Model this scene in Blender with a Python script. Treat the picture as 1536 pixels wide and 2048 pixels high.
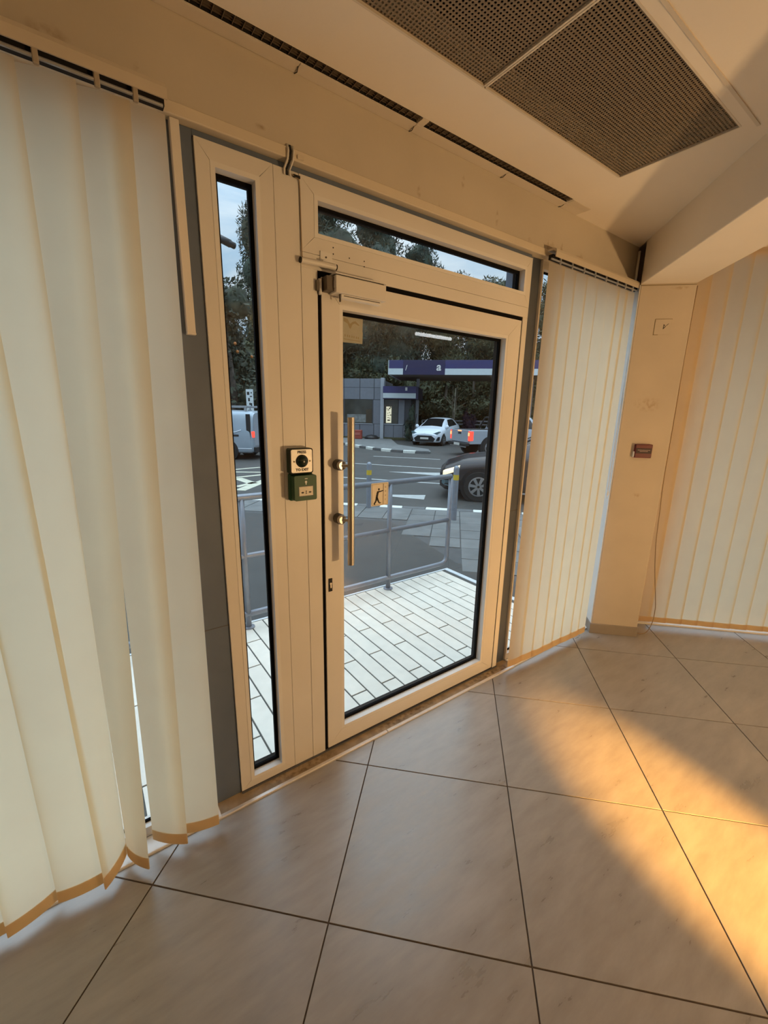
import bpy, math, random
from mathutils import Vector, Matrix, noise as mnoise
random.seed(7)
for o in list(bpy.data.objects): bpy.data.objects.remove(o)
scene = bpy.context.scene
COL = scene.collection
S2 = math.sqrt(2.0)

# ------------------------------------------------------------------ camera
FPX = 838.29
YAW, PITCH, ROLL, CAMH = 0.6242623, 0.23614432, 0.01882449, 1.53
def make_camera():
    cy, sy, cp, sp = math.cos(YAW), math.sin(YAW), math.cos(PITCH), math.sin(PITCH)
    f = Vector((sy*cp, cy*cp, -sp)); r = Vector((cy, -sy, 0)); u = r.cross(f)
    r2 = r*math.cos(ROLL) + u*math.sin(ROLL); u2 = -r*math.sin(ROLL) + u*math.cos(ROLL)
    cam = bpy.data.cameras.new('camera'); ob = bpy.data.objects.new('camera', cam); COL.objects.link(ob)
    m = Matrix(((r2.x, u2.x, -f.x, 0), (r2.y, u2.y, -f.y, 0), (r2.z, u2.z, -f.z, CAMH), (0, 0, 0, 1)))
    ob.matrix_world = m
    cam.sensor_fit = 'VERTICAL'; cam.sensor_height = 32.0; cam.sensor_width = 24.0
    cam.lens = FPX/2048*32.0
    cam.clip_start = 0.02; cam.clip_end = 500
    scene.camera = ob
make_camera()

# ------------------------------------------------------------------ sky
def make_world():
    w = bpy.data.worlds.new('overcast_sky'); scene.world = w; w.use_nodes = True
    nt = w.node_tree; nt.nodes.clear(); N = nt.nodes.new; L = nt.links.new
    out = N('ShaderNodeOutputWorld'); bg = N('ShaderNodeBackground'); L(bg.outputs[0], out.inputs[0])
    tc = N('ShaderNodeTexCoord'); sep = N('ShaderNodeSeparateXYZ'); L(tc.outputs['Generated'], sep.inputs[0])
    # clouds: project the direction on a flat layer
    mp = N('ShaderNodeMapping'); mp.inputs['Scale'].default_value = (1.6, 1.6, 4.2); L(tc.outputs['Generated'], mp.inputs[0])
    no = N('ShaderNodeTexNoise'); no.inputs['Scale'].default_value = 2.2; no.inputs['Detail'].default_value = 8; no.inputs['Roughness'].default_value = .55; no.inputs['Distortion'].default_value = .4
    L(mp.outputs[0], no.inputs['Vector'])
    cr = N('ShaderNodeValToRGB'); cr.color_ramp.elements[0].position = .38; cr.color_ramp.elements[1].position = .64
    cr.color_ramp.elements[0].color = (.43, .64, .84, 1); cr.color_ramp.elements[1].color = (.80, .92, 1.0, 1); L(no.outputs['Fac'], cr.inputs[0])
    # overcast sky: brighter overhead than at the horizon
    cl_ = N('ShaderNodeClamp'); L(sep.outputs['Z'], cl_.inputs[0])
    sq = N('ShaderNodeMath'); sq.operation = 'POWER'; sq.inputs[1].default_value = 2; L(cl_.outputs[0], sq.inputs[0])
    el = N('ShaderNodeMath'); el.operation = 'MULTIPLY_ADD'; el.inputs[1].default_value = 3.2; el.inputs[2].default_value = .72
    L(sq.outputs[0], el.inputs[0]); L(el.outputs[0], bg.inputs['Strength']); L(cr.outputs[0], bg.inputs['Color'])
make_world()
WARM = (1.0, .62, .28); AMBER = (1.0, .47, .10)
KEY_W, OMNI_W, POOL_W, DOWN_FILL_W = 96.0, 78.0, 9500.0, 14.0

vs = scene.view_settings
vs.view_transform = 'Standard'; vs.look = 'None'; vs.exposure = 0.0; vs.gamma = 1.0; vs.use_curve_mapping = False

# ------------------------------------------------------------------ materials
MATS = {}
def node_mat(name):
    m = bpy.data.materials.new(name); m.use_nodes = True; nt = m.node_tree
    b = nt.nodes.get('Principled BSDF'); MATS[name] = m
    return m, nt, b
def mat(name, col, rough=.5, metal=0.0, var=.06, vscale=6.0, bump=0.0, bscale=60.0, spec=None, rand=0.0, stretch=None, emit=None, estr=0.0):
    m, nt, b = node_mat(name); N = nt.nodes.new; L = nt.links.new
    b.inputs['Roughness'].default_value = rough; b.inputs['Metallic'].default_value = metal
    if spec is not None: b.inputs['Specular IOR Level'].default_value = spec
    geo = N('ShaderNodeNewGeometry'); vec = geo.outputs['Position']
    if stretch:
        mp = N('ShaderNodeMapping'); mp.inputs['Scale'].default_value = stretch; L(vec, mp.inputs[0]); vec = mp.outputs[0]
    no = N('ShaderNodeTexNoise'); no.inputs['Scale'].default_value = vscale; no.inputs['Detail'].default_value = 6; L(vec, no.inputs['Vector'])
    hs = N('ShaderNodeMixRGB'); hs.blend_type = 'MIX'
    c1 = [max(0, c*(1-var)) for c in col]; c2 = [min(1, c*(1+var)) for c in col]
    mr = N('ShaderNodeMapRange'); mr.inputs[1].default_value = .3; mr.inputs[2].default_value = .7; L(no.outputs['Fac'], mr.inputs[0])
    hs.inputs[1].default_value = (*c1, 1); hs.inputs[2].default_value = (*c2, 1); L(mr.outputs[0], hs.inputs[0])
    outc = hs.outputs[0]
    if rand:
        oi = N('ShaderNodeObjectInfo'); hv = N('ShaderNodeHueSaturation')
        m2 = N('ShaderNodeMapRange'); m2.inputs[3].default_value = 1-rand; m2.inputs[4].default_value = 1+rand; L(oi.outputs['Random'], m2.inputs[0])
        L(m2.outputs[0], hv.inputs['Value']); L(outc, hv.inputs['Color']); outc = hv.outputs[0]
    L(outc, b.inputs['Base Color'])
    if bump:
        n2 = N('ShaderNodeTexNoise'); n2.inputs['Scale'].default_value = bscale; n2.inputs['Detail'].default_value = 4; L(vec, n2.inputs['Vector'])
        bp = N('ShaderNodeBump'); bp.inputs['Strength'].default_value = bump; bp.inputs['Distance'].default_value = .01; L(n2.outputs['Fac'], bp.inputs['Height']); L(bp.outputs[0], b.inputs['Normal'])
    if emit:
        b.inputs['Emission Color'].default_value = (*emit, 1); b.inputs['Emission Strength'].default_value = estr
    return m
def add_stains(m, spots, col=(.30, .20, .10), amount=.7):
    """spots: (x,y,z,rx,ry,rz) marks of dirt with a ragged outline, in world space"""
    nt = m.node_tree; N = nt.nodes.new; L = nt.links.new; b = nt.nodes['Principled BSDF']
    src = b.inputs['Base Color'].links[0].from_socket
    geo = N('ShaderNodeNewGeometry'); no = N('ShaderNodeTexNoise'); no.inputs['Scale'].default_value = 45; no.inputs['Detail'].default_value = 5; L(geo.outputs['Position'], no.inputs['Vector'])
    acc = None
    for (x, y, z, rx, ry, rz) in spots:
        mp = N('ShaderNodeVectorMath'); mp.operation = 'SUBTRACT'; mp.inputs[1].default_value = (x, y, z); L(geo.outputs['Position'], mp.inputs[0])
        d = N('ShaderNodeVectorMath'); d.operation = 'DIVIDE'; d.inputs[1].default_value = (rx, ry, rz); L(mp.outputs[0], d.inputs[0])
        ln = N('ShaderNodeVectorMath'); ln.operation = 'LENGTH'; L(d.outputs[0], ln.inputs[0])
        mr = N('ShaderNodeMapRange'); mr.inputs[1].default_value = 1.0; mr.inputs[2].default_value = .3; mr.inputs[3].default_value = 0; mr.inputs[4].default_value = 1; L(ln.outputs['Value'], mr.inputs[0])
        if acc is None: acc = mr.outputs[0]
        else:
            mx = N('ShaderNodeMath'); mx.operation = 'MAXIMUM'; L(acc, mx.inputs[0]); L(mr.outputs[0], mx.inputs[1]); acc = mx.outputs[0]
    th = N('ShaderNodeMapRange'); th.inputs[1].default_value = .42; th.inputs[2].default_value = .66; L(no.outputs['Fac'], th.inputs[0])
    mu = N('ShaderNodeMath'); mu.operation = 'MULTIPLY'; L(acc, mu.inputs[0]); L(th.outputs[0], mu.inputs[1])
    m3 = N('ShaderNodeMath'); m3.operation = 'MULTIPLY'; m3.inputs[1].default_value = amount; L(mu.outputs[0], m3.inputs[0])
    mix = N('ShaderNodeMixRGB'); mix.inputs[2].default_value = (*col, 1); L(m3.outputs[0], mix.inputs[0]); L(src, mix.inputs[1]); L(mix.outputs[0], b.inputs['Base Color'])
def glass_mat(name, tint=(.93, .95, .94), base=.05, boost=1.0):
    m = bpy.data.materials.new(name); m.use_nodes = True; nt = m.node_tree; nt.nodes.clear(); N = nt.nodes.new; L = nt.links.new
    out = N('ShaderNodeOutputMaterial'); mix = N('ShaderNodeMixShader'); tr = N('ShaderNodeBsdfTransparent'); gl = N('ShaderNodeBsdfGlossy')
    tr.inputs[0].default_value = (*tint, 1); gl.inputs['Roughness'].default_value = 0.0; gl.inputs[0].default_value = (1, 1, 1, 1)
    lw = N('ShaderNodeLayerWeight'); lw.inputs['Blend'].default_value = .5
    no = N('ShaderNodeTexNoise'); no.inputs['Scale'].default_value = 3.0
    p = N('ShaderNodeMath'); p.operation = 'POWER'; p.inputs[1].default_value = 5; L(lw.outputs['Facing'], p.inputs[0])
    a = N('ShaderNodeMath'); a.operation = 'MULTIPLY_ADD'; a.inputs[1].default_value = boost*(1-base); a.inputs[2].default_value = base; L(p.outputs[0], a.inputs[0])
    L(a.outputs[0], mix.inputs[0]); L(tr.outputs[0], mix.inputs[1]); L(gl.outputs[0], mix.inputs[2]); L(mix.outputs[0], out.inputs[0])
    MATS[name] = m; return m
def fabric_mat(name, col, trans, amount):
    m = bpy.data.materials.new(name); m.use_nodes = True; nt = m.node_tree; nt.nodes.clear(); N = nt.nodes.new; L = nt.links.new
    out = N('ShaderNodeOutputMaterial'); mix = N('ShaderNodeMixShader'); di = N('ShaderNodeBsdfDiffuse'); tl = N('ShaderNodeBsdfTranslucent')
    mix.inputs[0].default_value = amount
    geo = N('ShaderNodeNewGeometry'); no = N('ShaderNodeTexNoise'); no.inputs['Scale'].default_value = 9; no.inputs['Detail'].default_value = 6; L(geo.outputs['Position'], no.inputs['Vector'])
    for node, c in ((di, col), (tl, trans)):
        mx = N('ShaderNodeMixRGB'); mx.inputs[1].default_value = (*[v*.95 for v in c], 1); mx.inputs[2].default_value = (*[min(1, v*1.04) for v in c], 1); L(no.outputs['Fac'], mx.inputs[0]); L(mx.outputs[0], node.inputs['Color'])
    L(di.outputs[0], mix.inputs[1]); L(tl.outputs[0], mix.inputs[2]); L(mix.outputs[0], out.inputs[0])
    MATS[name] = m; return m

CREAM = mat('cream_wall_paint', (.70, .62, .49), .75, var=.04, vscale=3, bump=.05, bscale=90)
CEIL = mat('ceiling_paint', (.86, .79, .69), .8, var=.03, vscale=2, bump=.04, bscale=120)
CEILTRIM = mat('ceiling_trim_paint', (.70, .63, .53), .6, var=.03)
COLUMN = mat('column_paint', (.57, .50, .40), .7, var=.05, vscale=4, bump=.05, bscale=70)
FRAME = mat('white_powder_coated_aluminium', (.76, .73, .68), .38, var=.025, vscale=4)
FRAME2 = mat('white_aluminium_bead', (.80, .78, .74), .35, var=.02)
BLACK = mat('black_rubber', (.006, .006, .007), .8, var=.2, spec=.08)
STEEL = mat('grey_painted_steel', (.125, .160, .225), .5, var=.08, vscale=9, bump=.03)
STEELDK = mat('dark_seam', (.10, .10, .11), .6)
TRUNK = mat('white_plastic_trunking', (.78, .74, .68), .45, var=.03)
RAILM = mat('blind_headrail_cream', (.66, .58, .46), .45, var=.04)
ALU = mat('grey_aluminium_track', (.42, .43, .45), .4, .6, var=.05)
DARK = mat('dark_cavity', (.012, .010, .009), .9, var=.2)
CLIP = mat('beige_plastic_clip', (.42, .36, .28), .6)
FABL = fabric_mat('blind_fabric_cream', (.84, .73, .56), (1.0, .84, .60), .73)
FABH = fabric_mat('blind_fabric_hem', (.76, .63, .44), (.95, .74, .46), .52)
FABE = fabric_mat('blind_fabric_edge_thread', (.80, .74, .62), (.8, .74, .6), .4)
BRASS = mat('brushed_steel', (.58, .55, .50), .36, 1.0, var=.06, vscale=40, stretch=(1, 1, .05))
BRASSD = mat('satin_metal_boss', (.15, .13, .11), .55, .8, var=.06)
GREEN = mat('green_plastic', (.012, .075, .028), .5, var=.08)
DGREEN = mat('dark_green_plastic', (.006, .03, .014), .4, var=.1)
BTNBLK = mat('green_black_button', (.004, .018, .010), .25, var=.1)
PLATE = mat('brushed_plate', (.70, .68, .64), .42, .25, var=.04, vscale=80)
INK = mat('black_ink', (.012, .011, .010), .7)
INKBR = mat('faded_brown_ink', (.26, .20, .10), .8)
RED = mat('red_plastic', (.11, .006, .008), .4, var=.08)
REDD = mat('dark_red_label', (.022, .003, .004), .5)
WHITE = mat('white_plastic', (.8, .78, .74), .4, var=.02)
PAPER = mat('weathered_paper', (.42, .41, .33), .8, var=.06, vscale=30)
SIGNM = mat('sign_face', (.78, .72, .60), .5, var=.04, vscale=50)
CABLE = mat('brown_cable', (.35, .25, .14), .6)
CABLEW = mat('white_cable', (.75, .70, .62), .5)
GROUT = mat('brown_grout', (.10, .07, .048), .9, var=.15, vscale=30)
SKIRT = mat('grey_skirting_tile', (.30, .255, .205), .45, var=.08, vscale=9)
THRESH = mat('threshold_stone', (.40, .30, .19), .6, var=.30, vscale=14, bump=.15, bscale=50)
THEDGE = mat('threshold_metal_edge', (.74, .70, .66), .35, .4, var=.08, vscale=25)
ROOMW = mat('back_room_paint', (.42, .34, .25), .8, var=.05)
GLASS = glass_mat('window_glass', tint=(.96, .97, .965), base=.05)
GLASSD = glass_mat('door_glass', tint=(.94, .955, .945), base=.07)

def tile_mat():
    m, nt, b = node_mat('beige_porcelain_tile'); N = nt.nodes.new; L = nt.links.new
    geo = N('ShaderNodeNewGeometry'); oi = N('ShaderNodeObjectInfo')
    off = N('ShaderNodeVectorMath'); off.operation = 'ADD'; sc = N('ShaderNodeMath'); sc.operation = 'MULTIPLY'; sc.inputs[1].default_value = 40; L(oi.outputs['Random'], sc.inputs[0])
    L(geo.outputs['Position'], off.inputs[0]); L(sc.outputs[0], off.inputs[1])
    rot = N('ShaderNodeMapping'); rot.inputs['Rotation'].default_value = (0, 0, math.radians(36)); rot.inputs['Scale'].default_value = (3.2, 13, 3); L(off.outputs[0], rot.inputs[0])
    n1 = N('ShaderNodeTexNoise'); n1.inputs['Scale'].default_value = 1.6; n1.inputs['Detail'].default_value = 9; n1.inputs['Roughness'].default_value = .62; L(rot.outputs[0], n1.inputs['Vector'])
    n2 = N('ShaderNodeTexNoise'); n2.inputs['Scale'].default_value = 2.3; n2.inputs['Detail'].default_value = 4; L(off.outputs[0], n2.inputs['Vector'])
    cr = N('ShaderNodeValToRGB'); e = cr.color_ramp.elements; e[0].position = .20; e[0].color = (.290, .262, .234, 1); e[1].position = .72; e[1].color = (.42, .392, .360, 1); L(n1.outputs['Fac'], cr.inputs[0])
    mx = N('ShaderNodeMixRGB'); mx.blend_type = 'MULTIPLY'; mx.inputs[0].default_value = .5
    cr2 = N('ShaderNodeValToRGB'); cr2.color_ramp.elements[0].position = .3; cr2.color_ramp.elements[0].color = (.75, .74, .73, 1); cr2.color_ramp.elements[1].position = .7; cr2.color_ramp.elements[1].color = (1, 1, 1, 1); L(n2.outputs['Fac'], cr2.inputs[0])
    L(cr.outputs[0], mx.inputs[1]); L(cr2.outputs[0], mx.inputs[2]); L(mx.outputs[0], b.inputs['Base Color'])
    mr = N('ShaderNodeMapRange'); mr.inputs[1].default_value = .3; mr.inputs[2].default_value = .7; mr.inputs[3].default_value = .26; mr.inputs[4].default_value = .40; b.inputs['Specular IOR Level'].default_value = 1.0; L(n1.outputs['Fac'], mr.inputs[0]); L(mr.outputs[0], b.inputs['Roughness'])
    bp = N('ShaderNodeBump'); bp.inputs['Strength'].default_value = .06; bp.inputs['Distance'].default_value = .004; L(n1.outputs['Fac'], bp.inputs['Height']); L(bp.outputs[0], b.inputs['Normal'])
    return m
TILE = tile_mat()
def perf_mat():
    m, nt, b = node_mat('perforated_brown_metal'); N = nt.nodes.new; L = nt.links.new
    nt.nodes.remove(b); out = nt.nodes['Material Output']
    geo = N('ShaderNodeNewGeometry'); mp = N('ShaderNodeVectorMath'); mp.operation = 'MULTIPLY'; mp.inputs[1].default_value = (88, 88, 0); L(geo.outputs['Position'], mp.inputs[0])
    fr = N('ShaderNodeVectorMath'); fr.operation = 'FRACTION'; L(mp.outputs[0], fr.inputs[0])
    sb = N('ShaderNodeVectorMath'); sb.operation = 'SUBTRACT'; sb.inputs[1].default_value = (.5, .5, 0); L(fr.outputs[0], sb.inputs[0])
    ln = N('ShaderNodeVectorMath'); ln.operation = 'LENGTH'; L(sb.outputs[0], ln.inputs[0])
    lt = N('ShaderNodeMath'); lt.operation = 'LESS_THAN'; lt.inputs[1].default_value = .30; L(ln.outputs['Value'], lt.inputs[0])
    p = N('ShaderNodeBsdfPrincipled'); p.inputs['Base Color'].default_value = (.225, .172, .115, 1); p.inputs['Roughness'].default_value = .55
    n1 = N('ShaderNodeTexNoise'); n1.inputs['Scale'].default_value = 5; L(geo.outputs['Position'], n1.inputs['Vector'])
    mxc = N('ShaderNodeMixRGB'); mxc.inputs[1].default_value = (.205, .155, .100, 1); mxc.inputs[2].default_value = (.245, .190, .128, 1); L(n1.outputs['Fac'], mxc.inputs[0]); L(mxc.outputs[0], p.inputs['Base Color'])
    tr = N('ShaderNodeBsdfTransparent'); mix = N('ShaderNodeMixShader'); L(lt.outputs[0], mix.inputs[0]); L(p.outputs[0], mix.inputs[1]); L(tr.outputs[0], mix.inputs[2]); L(mix.outputs[0], out.inputs[0])
    return m
PERF = perf_mat()
# outdoors
PLANK = mat('cream_terrace_tile', (.86, .79, .675), .45, var=.05, vscale=14, rand=.05, bump=.05)
PLGROUT = mat('dark_terrace_grout', (.09, .088, .08), .9)
LEDGE = mat('white_metal_edge', (.72, .76, .78), .4, .3)
GALV = mat('galvanised_grey_paint', (.26, .28, .32), .38, .35, var=.07, vscale=18)
ASPH = mat('asphalt', (.058, .055, .050), .62, var=.16, vscale=2.2, bump=.3, bscale=160)
ASPHD = mat('smooth_dark_asphalt', (.052, .051, .048), .7, var=.10, vscale=3, bump=.2, bscale=140)
PAVER = mat('grey_pavers', (.15, .152, .148), .7, var=.16, vscale=3.5, bump=.2, bscale=50, rand=.12)
PAVBASE = mat('paving_joint_sand', (.085, .085, .085), .9, var=.1)
KERBW = mat('white_kerb_paint', (.72, .72, .66), .6, var=.1, vscale=10)
KERBK = mat('dark_kerb', (.12, .12, .12), .7, var=.12, vscale=10)
LINEW = mat('white_road_paint', (.42, .43, .42), .6, var=.14, vscale=9)
LINEY = mat('pale_yellow_road_paint', (.58, .56, .43), .6, var=.12, vscale=9)
YELL = mat('yellow_reflective_band', (.65, .45, .04), .5)
LEAF = mat('dark_pine_foliage', (.036, .055, .037), .8, var=.45, vscale=1.1)
LEAF2 = mat('olive_foliage', (.060, .066, .030), .8, var=.45, vscale=1.3)
LEAF3 = mat('citrus_foliage', (.052, .060, .036), .75, var=.5, vscale=4)
LEAFP = mat('purple_foliage', (.05, .03, .06), .8, var=.4, vscale=6)
BARK = mat('bark', (.07, .055, .042), .9, var=.3, vscale=10)
BARKL = mat('pale_bark', (.30, .26, .20), .9, var=.2, vscale=10)
ORANGE = mat('orange_fruit', (.45, .15, .03), .5, var=.08)
PURPLE = mat('purple_fascia', (.045, .042, .15), .4, var=.06)
PURPD = mat('dark_purple_panel', (.024, .020, .075), .45, var=.06)
STRIPE = mat('white_fascia_stripe', (.62, .68, .70), .4, var=.03)
KPANEL = mat('grey_cladding_panel', (.19, .20, .23), .5, var=.05, rand=.06)
KJOINT = mat('cladding_joint', (.07, .075, .085), .7)
PYLON = mat('light_grey_pylon', (.40, .42, .46), .5, var=.04)
KGLASS = mat('dark_shop_window', (.055, .055, .045), .12, var=.35, vscale=1.5)
SOFFIT = mat('brown_soffit', (.15, .12, .095), .7, var=.06)
POSTER = mat('backlit_poster', (.7, .68, .5), .5, var=.2, vscale=14, emit=(1, .92, .66), estr=.55)
CARW = mat('white_car_paint', (.74, .79, .86), .22, var=.01)
CARS = mat('silver_car_paint', (.40, .43, .48), .25, .25, var=.02)
CARV = mat('silver_blue_van_paint', (.36, .42, .48), .25, .3, var=.02)
CARD = mat('dark_brown_car_paint', (.050, .042, .042), .2, .3, var=.05)
CARGL = mat('car_window', (.012, .014, .016), .05, var=.1)
TYRE = mat('tyre_rubber', (.018, .018, .018), .8, var=.1)
RIM = mat('alloy_rim', (.42, .42, .43), .35, .8, var=.05)
TRIMK = mat('black_car_trim', (.012, .012, .013), .45)
LAMPR = mat('lit_tail_lamp', (.5, .02, .02), .3, emit=(1, .07, .04), estr=1.6)
LAMPO = mat('lit_orange_lamp', (.6, .2, .05), .3, emit=(1, .36, .14), estr=2.0)
LAMPH = mat('lit_head_lamp', (.8, .7, .5), .2, emit=(1, .82, .45), estr=1.1)
HLAMP = mat('unlit_head_lamp', (.10, .16, .18), .1)
NPLATE = mat('number_plate', (.62, .60, .55), .5, var=.1, vscale=40)
REDBAR = mat('red_barrier_plastic', (.32, .055, .035), .6, var=.1)
GROUND = mat('earth_bank', (.05, .042, .03), .95, var=.3, vscale=1.5)
LAMPE = mat('lamp_glow', (.9, .9, .85), .4, emit=(1, .96, .82), estr=9.0)
WARME = mat('warm_fill_glow', (.9, .8, .6), .4, emit=(1, .62, .27), estr=6.0)
TUBEE = mat('white_tube_glow', (.9, .9, .9), .4, emit=(.92, .97, 1.0), estr=7.0)

# ------------------------------------------------------------------ mesh helpers
class MB:
    def __init__(s): s.v = []; s.f = []; s.sm = False
    def add(s, vs_, fs):
        k = len(s.v); s.v += [tuple(v) for v in vs_]; s.f += [tuple(i+k for i in f) for f in fs]; return s
    def box(s, x0, x1, y0, y1, z0, z1, bev=0.0, M=None):
        b = bev
        if b <= 0:
            vs_ = [(x, y, z) for z in (z0, z1) for y in (y0, y1) for x in (x0, x1)]
            fs = [(0, 2, 3, 1), (4, 5, 7, 6), (0, 1, 5, 4), (2, 6, 7, 3), (0, 4, 6, 2), (1, 3, 7, 5)]
        else:
            b = min(b, abs(x1-x0)*.49, abs(y1-y0)*.49, abs(z1-z0)*.49)
            vs_ = []; idx = {}
            for i, X in enumerate((x0, x1)):
                for j, Y in enumerate((y0, y1)):
                    for k, Z in enumerate((z0, z1)):
                        dx = b if i == 0 else -b; dy = b if j == 0 else -b; dz = b if k == 0 else -b
                        idx[i, j, k, 'x'] = len(vs_); vs_.append((X, Y+dy, Z+dz))
                        idx[i, j, k, 'y'] = len(vs_); vs_.append((X+dx, Y, Z+dz))
                        idx[i, j, k, 'z'] = len(vs_); vs_.append((X+dx, Y+dy, Z))
            fs = []
            for i in (0, 1): fs.append([idx[i, j, k, 'x'] for j, k in ((0, 0), (1, 0), (1, 1), (0, 1))][::(-1 if i == 0 else 1)])
            for j in (0, 1): fs.append([idx[i, j, k, 'y'] for i, k in ((0, 0), (1, 0), (1, 1), (0, 1))][::(1 if j == 0 else -1)])
            for k in (0, 1): fs.append([idx[i, j, k, 'z'] for i, j in ((0, 0), (1, 0), (1, 1), (0, 1))][::(-1 if k == 0 else 1)])
            for i in (0, 1):
                for j in (0, 1): fs.append([idx[i, j, 0, 'x'], idx[i, j, 0, 'y'], idx[i, j, 1, 'y'], idx[i, j, 1, 'x']])
                for k in (0, 1): fs.append([idx[i, 0, k, 'x'], idx[i, 0, k, 'z'], idx[i, 1, k, 'z'], idx[i, 1, k, 'x']])
            for j in (0, 1):
                for k in (0, 1): fs.append([idx[0, j, k, 'y'], idx[0, j, k, 'z'], idx[1, j, k, 'z'], idx[1, j, k, 'y']])
            for i in (0, 1):
                for j in (0, 1):
                    for k in (0, 1): fs.append([idx[i, j, k, 'x'], idx[i, j, k, 'y'], idx[i, j, k, 'z']])
        if M is not None: vs_ = [tuple(M @ Vector(v)) for v in vs_]
        return s.add(vs_, fs)
    def prism(s, poly, y0, y1, plane='xz', M=None):
        n = len(poly)
        if plane == 'xz': vs_ = [(a, y0, b) for a, b in poly]+[(a, y1, b) for a, b in poly]
        elif plane == 'xy': vs_ = [(a, b, y0) for a, b in poly]+[(a, b, y1) for a, b in poly]
        else: vs_ = [(y0, a, b) for a, b in poly]+[(y1, a, b) for a, b in poly]
        fs = [tuple(range(n)), tuple(range(2*n-1, n-1, -1))]+[(i, i+n, (i+1) % n+n, (i+1) % n) for i in range(n)]
        if M is not None: vs_ = [tuple(M @ Vector(v)) for v in vs_]
        return s.add(vs_, fs)
    def tube(s, pts, r, n=10, caps=True, r2=None):
        pts = [Vector(p) for p in pts]; m = len(pts); rings = []
        up = None
        for i, p in enumerate(pts):
            d = (pts[min(i+1, m-1)]-pts[max(i-1, 0)]).normalized()
            if up is None:
                up = Vector((0, 0, 1)) if abs(d.z) < .9 else Vector((1, 0, 0))
            a = (up - d*up.dot(d)).normalized(); b = d.cross(a); up = a
            rr = r if r2 is None else r+(r2-r)*i/(m-1)
            rings.append([p+a*rr*math.cos(t*2*math.pi/n)+b*rr*math.sin(t*2*math.pi/n) for t in range(n)])
        k = len(s.v); s.v += [tuple(v) for R in rings for v in R]
        for i in range(m-1):
            for t in range(n): s.f.append((k+i*n+t, k+i*n+(t+1) % n, k+(i+1)*n+(t+1) % n, k+(i+1)*n+t))
        if caps:
            s.f.append(tuple(k+t for t in range(n-1, -1, -1))); s.f.append(tuple(k+(m-1)*n+t for t in range(n)))
        return s
    def lathe(s, prof, o, axis, n=20):
        """prof: list of (r, h) along axis from o"""
        o = Vector(o); d = Vector(axis).normalized(); u = (Vector((0, 0, 1)) if abs(d.z) < .9 else Vector((1, 0, 0))); a = (u-d*u.dot(d)).normalized(); b = d.cross(a)
        k = len(s.v)
        for r, h in prof:
            for t in range(n): s.v.append(tuple(o+d*h+(a*math.cos(t*2*math.pi/n)+b*math.sin(t*2*math.pi/n))*r))
        for i in range(len(prof)-1):
            for t in range(n): s.f.append((k+i*n+t, k+i*n+(t+1) % n, k+(i+1)*n+(t+1) % n, k+(i+1)*n+t))
        s.f.append(tuple(k+t for t in range(n-1, -1, -1))); s.f.append(tuple(k+(len(prof)-1)*n+t for t in range(n)))
        return s
    def grid(s, P):
        n, m = len(P), len(P[0]); k = len(s.v)
        s.v += [tuple(p) for R in P for p in R]
        for i in range(n-1):
            for j in range(m-1): s.f.append((k+i*m+j, k+i*m+j+1, k+(i+1)*m+j+1, k+(i+1)*m+j))
        return s
    def mesh(s, name, m=None, smooth=False):
        me = bpy.data.meshes.new(name); me.from_pydata(s.v, [], s.f); me.update()
        if m is not None: me.materials.append(m)
        if smooth:
            for p in me.polygons: p.use_smooth = True
        return me
def setp(o, label=None, cat=None, group=None, kind=None):
    if label: o['label'] = label
    if cat: o['category'] = cat
    if group: o['group'] = group
    if kind: o['kind'] = kind
    return o
def attach(o, parent):
    o.parent = parent; o.matrix_parent_inverse = Matrix.Translation(-PLOC.get(parent.name, Vector((0, 0, 0))))
PLOC = {}
def obj(name, mb, m, parent=None, label=None, cat=None, group=None, kind=None, smooth=False, angle=None, origin=None):
    if isinstance(mb, MB):
        if origin is not None:
            oo = Vector(origin); mb.v = [tuple(Vector(v)-oo) for v in mb.v]
        me = mb.mesh(name, m, smooth or angle is not None)
    else: me = mb
    o = bpy.data.objects.new(name, me); COL.objects.link(o)
    if origin is not None: o.location = origin
    if angle is not None:
        try: me.set_sharp_from_angle(angle=math.radians(angle))
        except Exception: pass
    if parent is not None: attach(o, parent)
    return setp(o, label, cat, group, kind)
def thing(name, loc, label, cat, group=None, kind=None):
    o = bpy.data.objects.new(name, None); COL.objects.link(o); o.location = loc; o.empty_display_size = .1
    PLOC[o.name] = Vector(loc)
    return setp(o, label, cat, group, kind)
def place(name, me, loc, parent, rotz=0.0):
    o = bpy.data.objects.new(name, me); COL.objects.link(o); o.location = loc; o.rotation_euler = (0, 0, rotz); attach(o, parent); return o
def text_mesh(txt, size, M, m, name, parent, shear=0.0, ext=0.0006, bold=0.0):
    cu = bpy.data.curves.new(name, 'FONT'); cu.body = txt; cu.size = size; cu.extrude = ext; cu.align_x = 'CENTER'; cu.align_y = 'CENTER'; cu.shear = shear; cu.offset = bold
    cu.resolution_u = 3
    tmp = bpy.data.objects.new('tmp_text', cu); COL.objects.link(tmp)
    dg = bpy.context.evaluated_depsgraph_get(); dg.update()
    me = bpy.data.meshes.new_from_object(tmp.evaluated_get(dg)); bpy.data.objects.remove(tmp); bpy.data.curves.remove(cu)
    me.transform(M); me.materials.clear(); me.materials.append(m); me.name = name
    return obj(name, me, m, parent)
def wall_matrix(x, y, z):            # text standing on a plane that faces -y
    return Matrix.Translation((x, y, z)) @ Matrix.Rotation(math.radians(90), 4, 'X')
def dir_matrix(p, right, up):        # local x -> right, y -> up, z -> right x up
    r = Vector(right).normalized(); u = Vector(up).normalized(); n = r.cross(u)
    return Matrix(((r.x, u.x, n.x, p[0]), (r.y, u.y, n.y, p[1]), (r.z, u.z, n.z, p[2]), (0, 0, 0, 1)))

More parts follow.
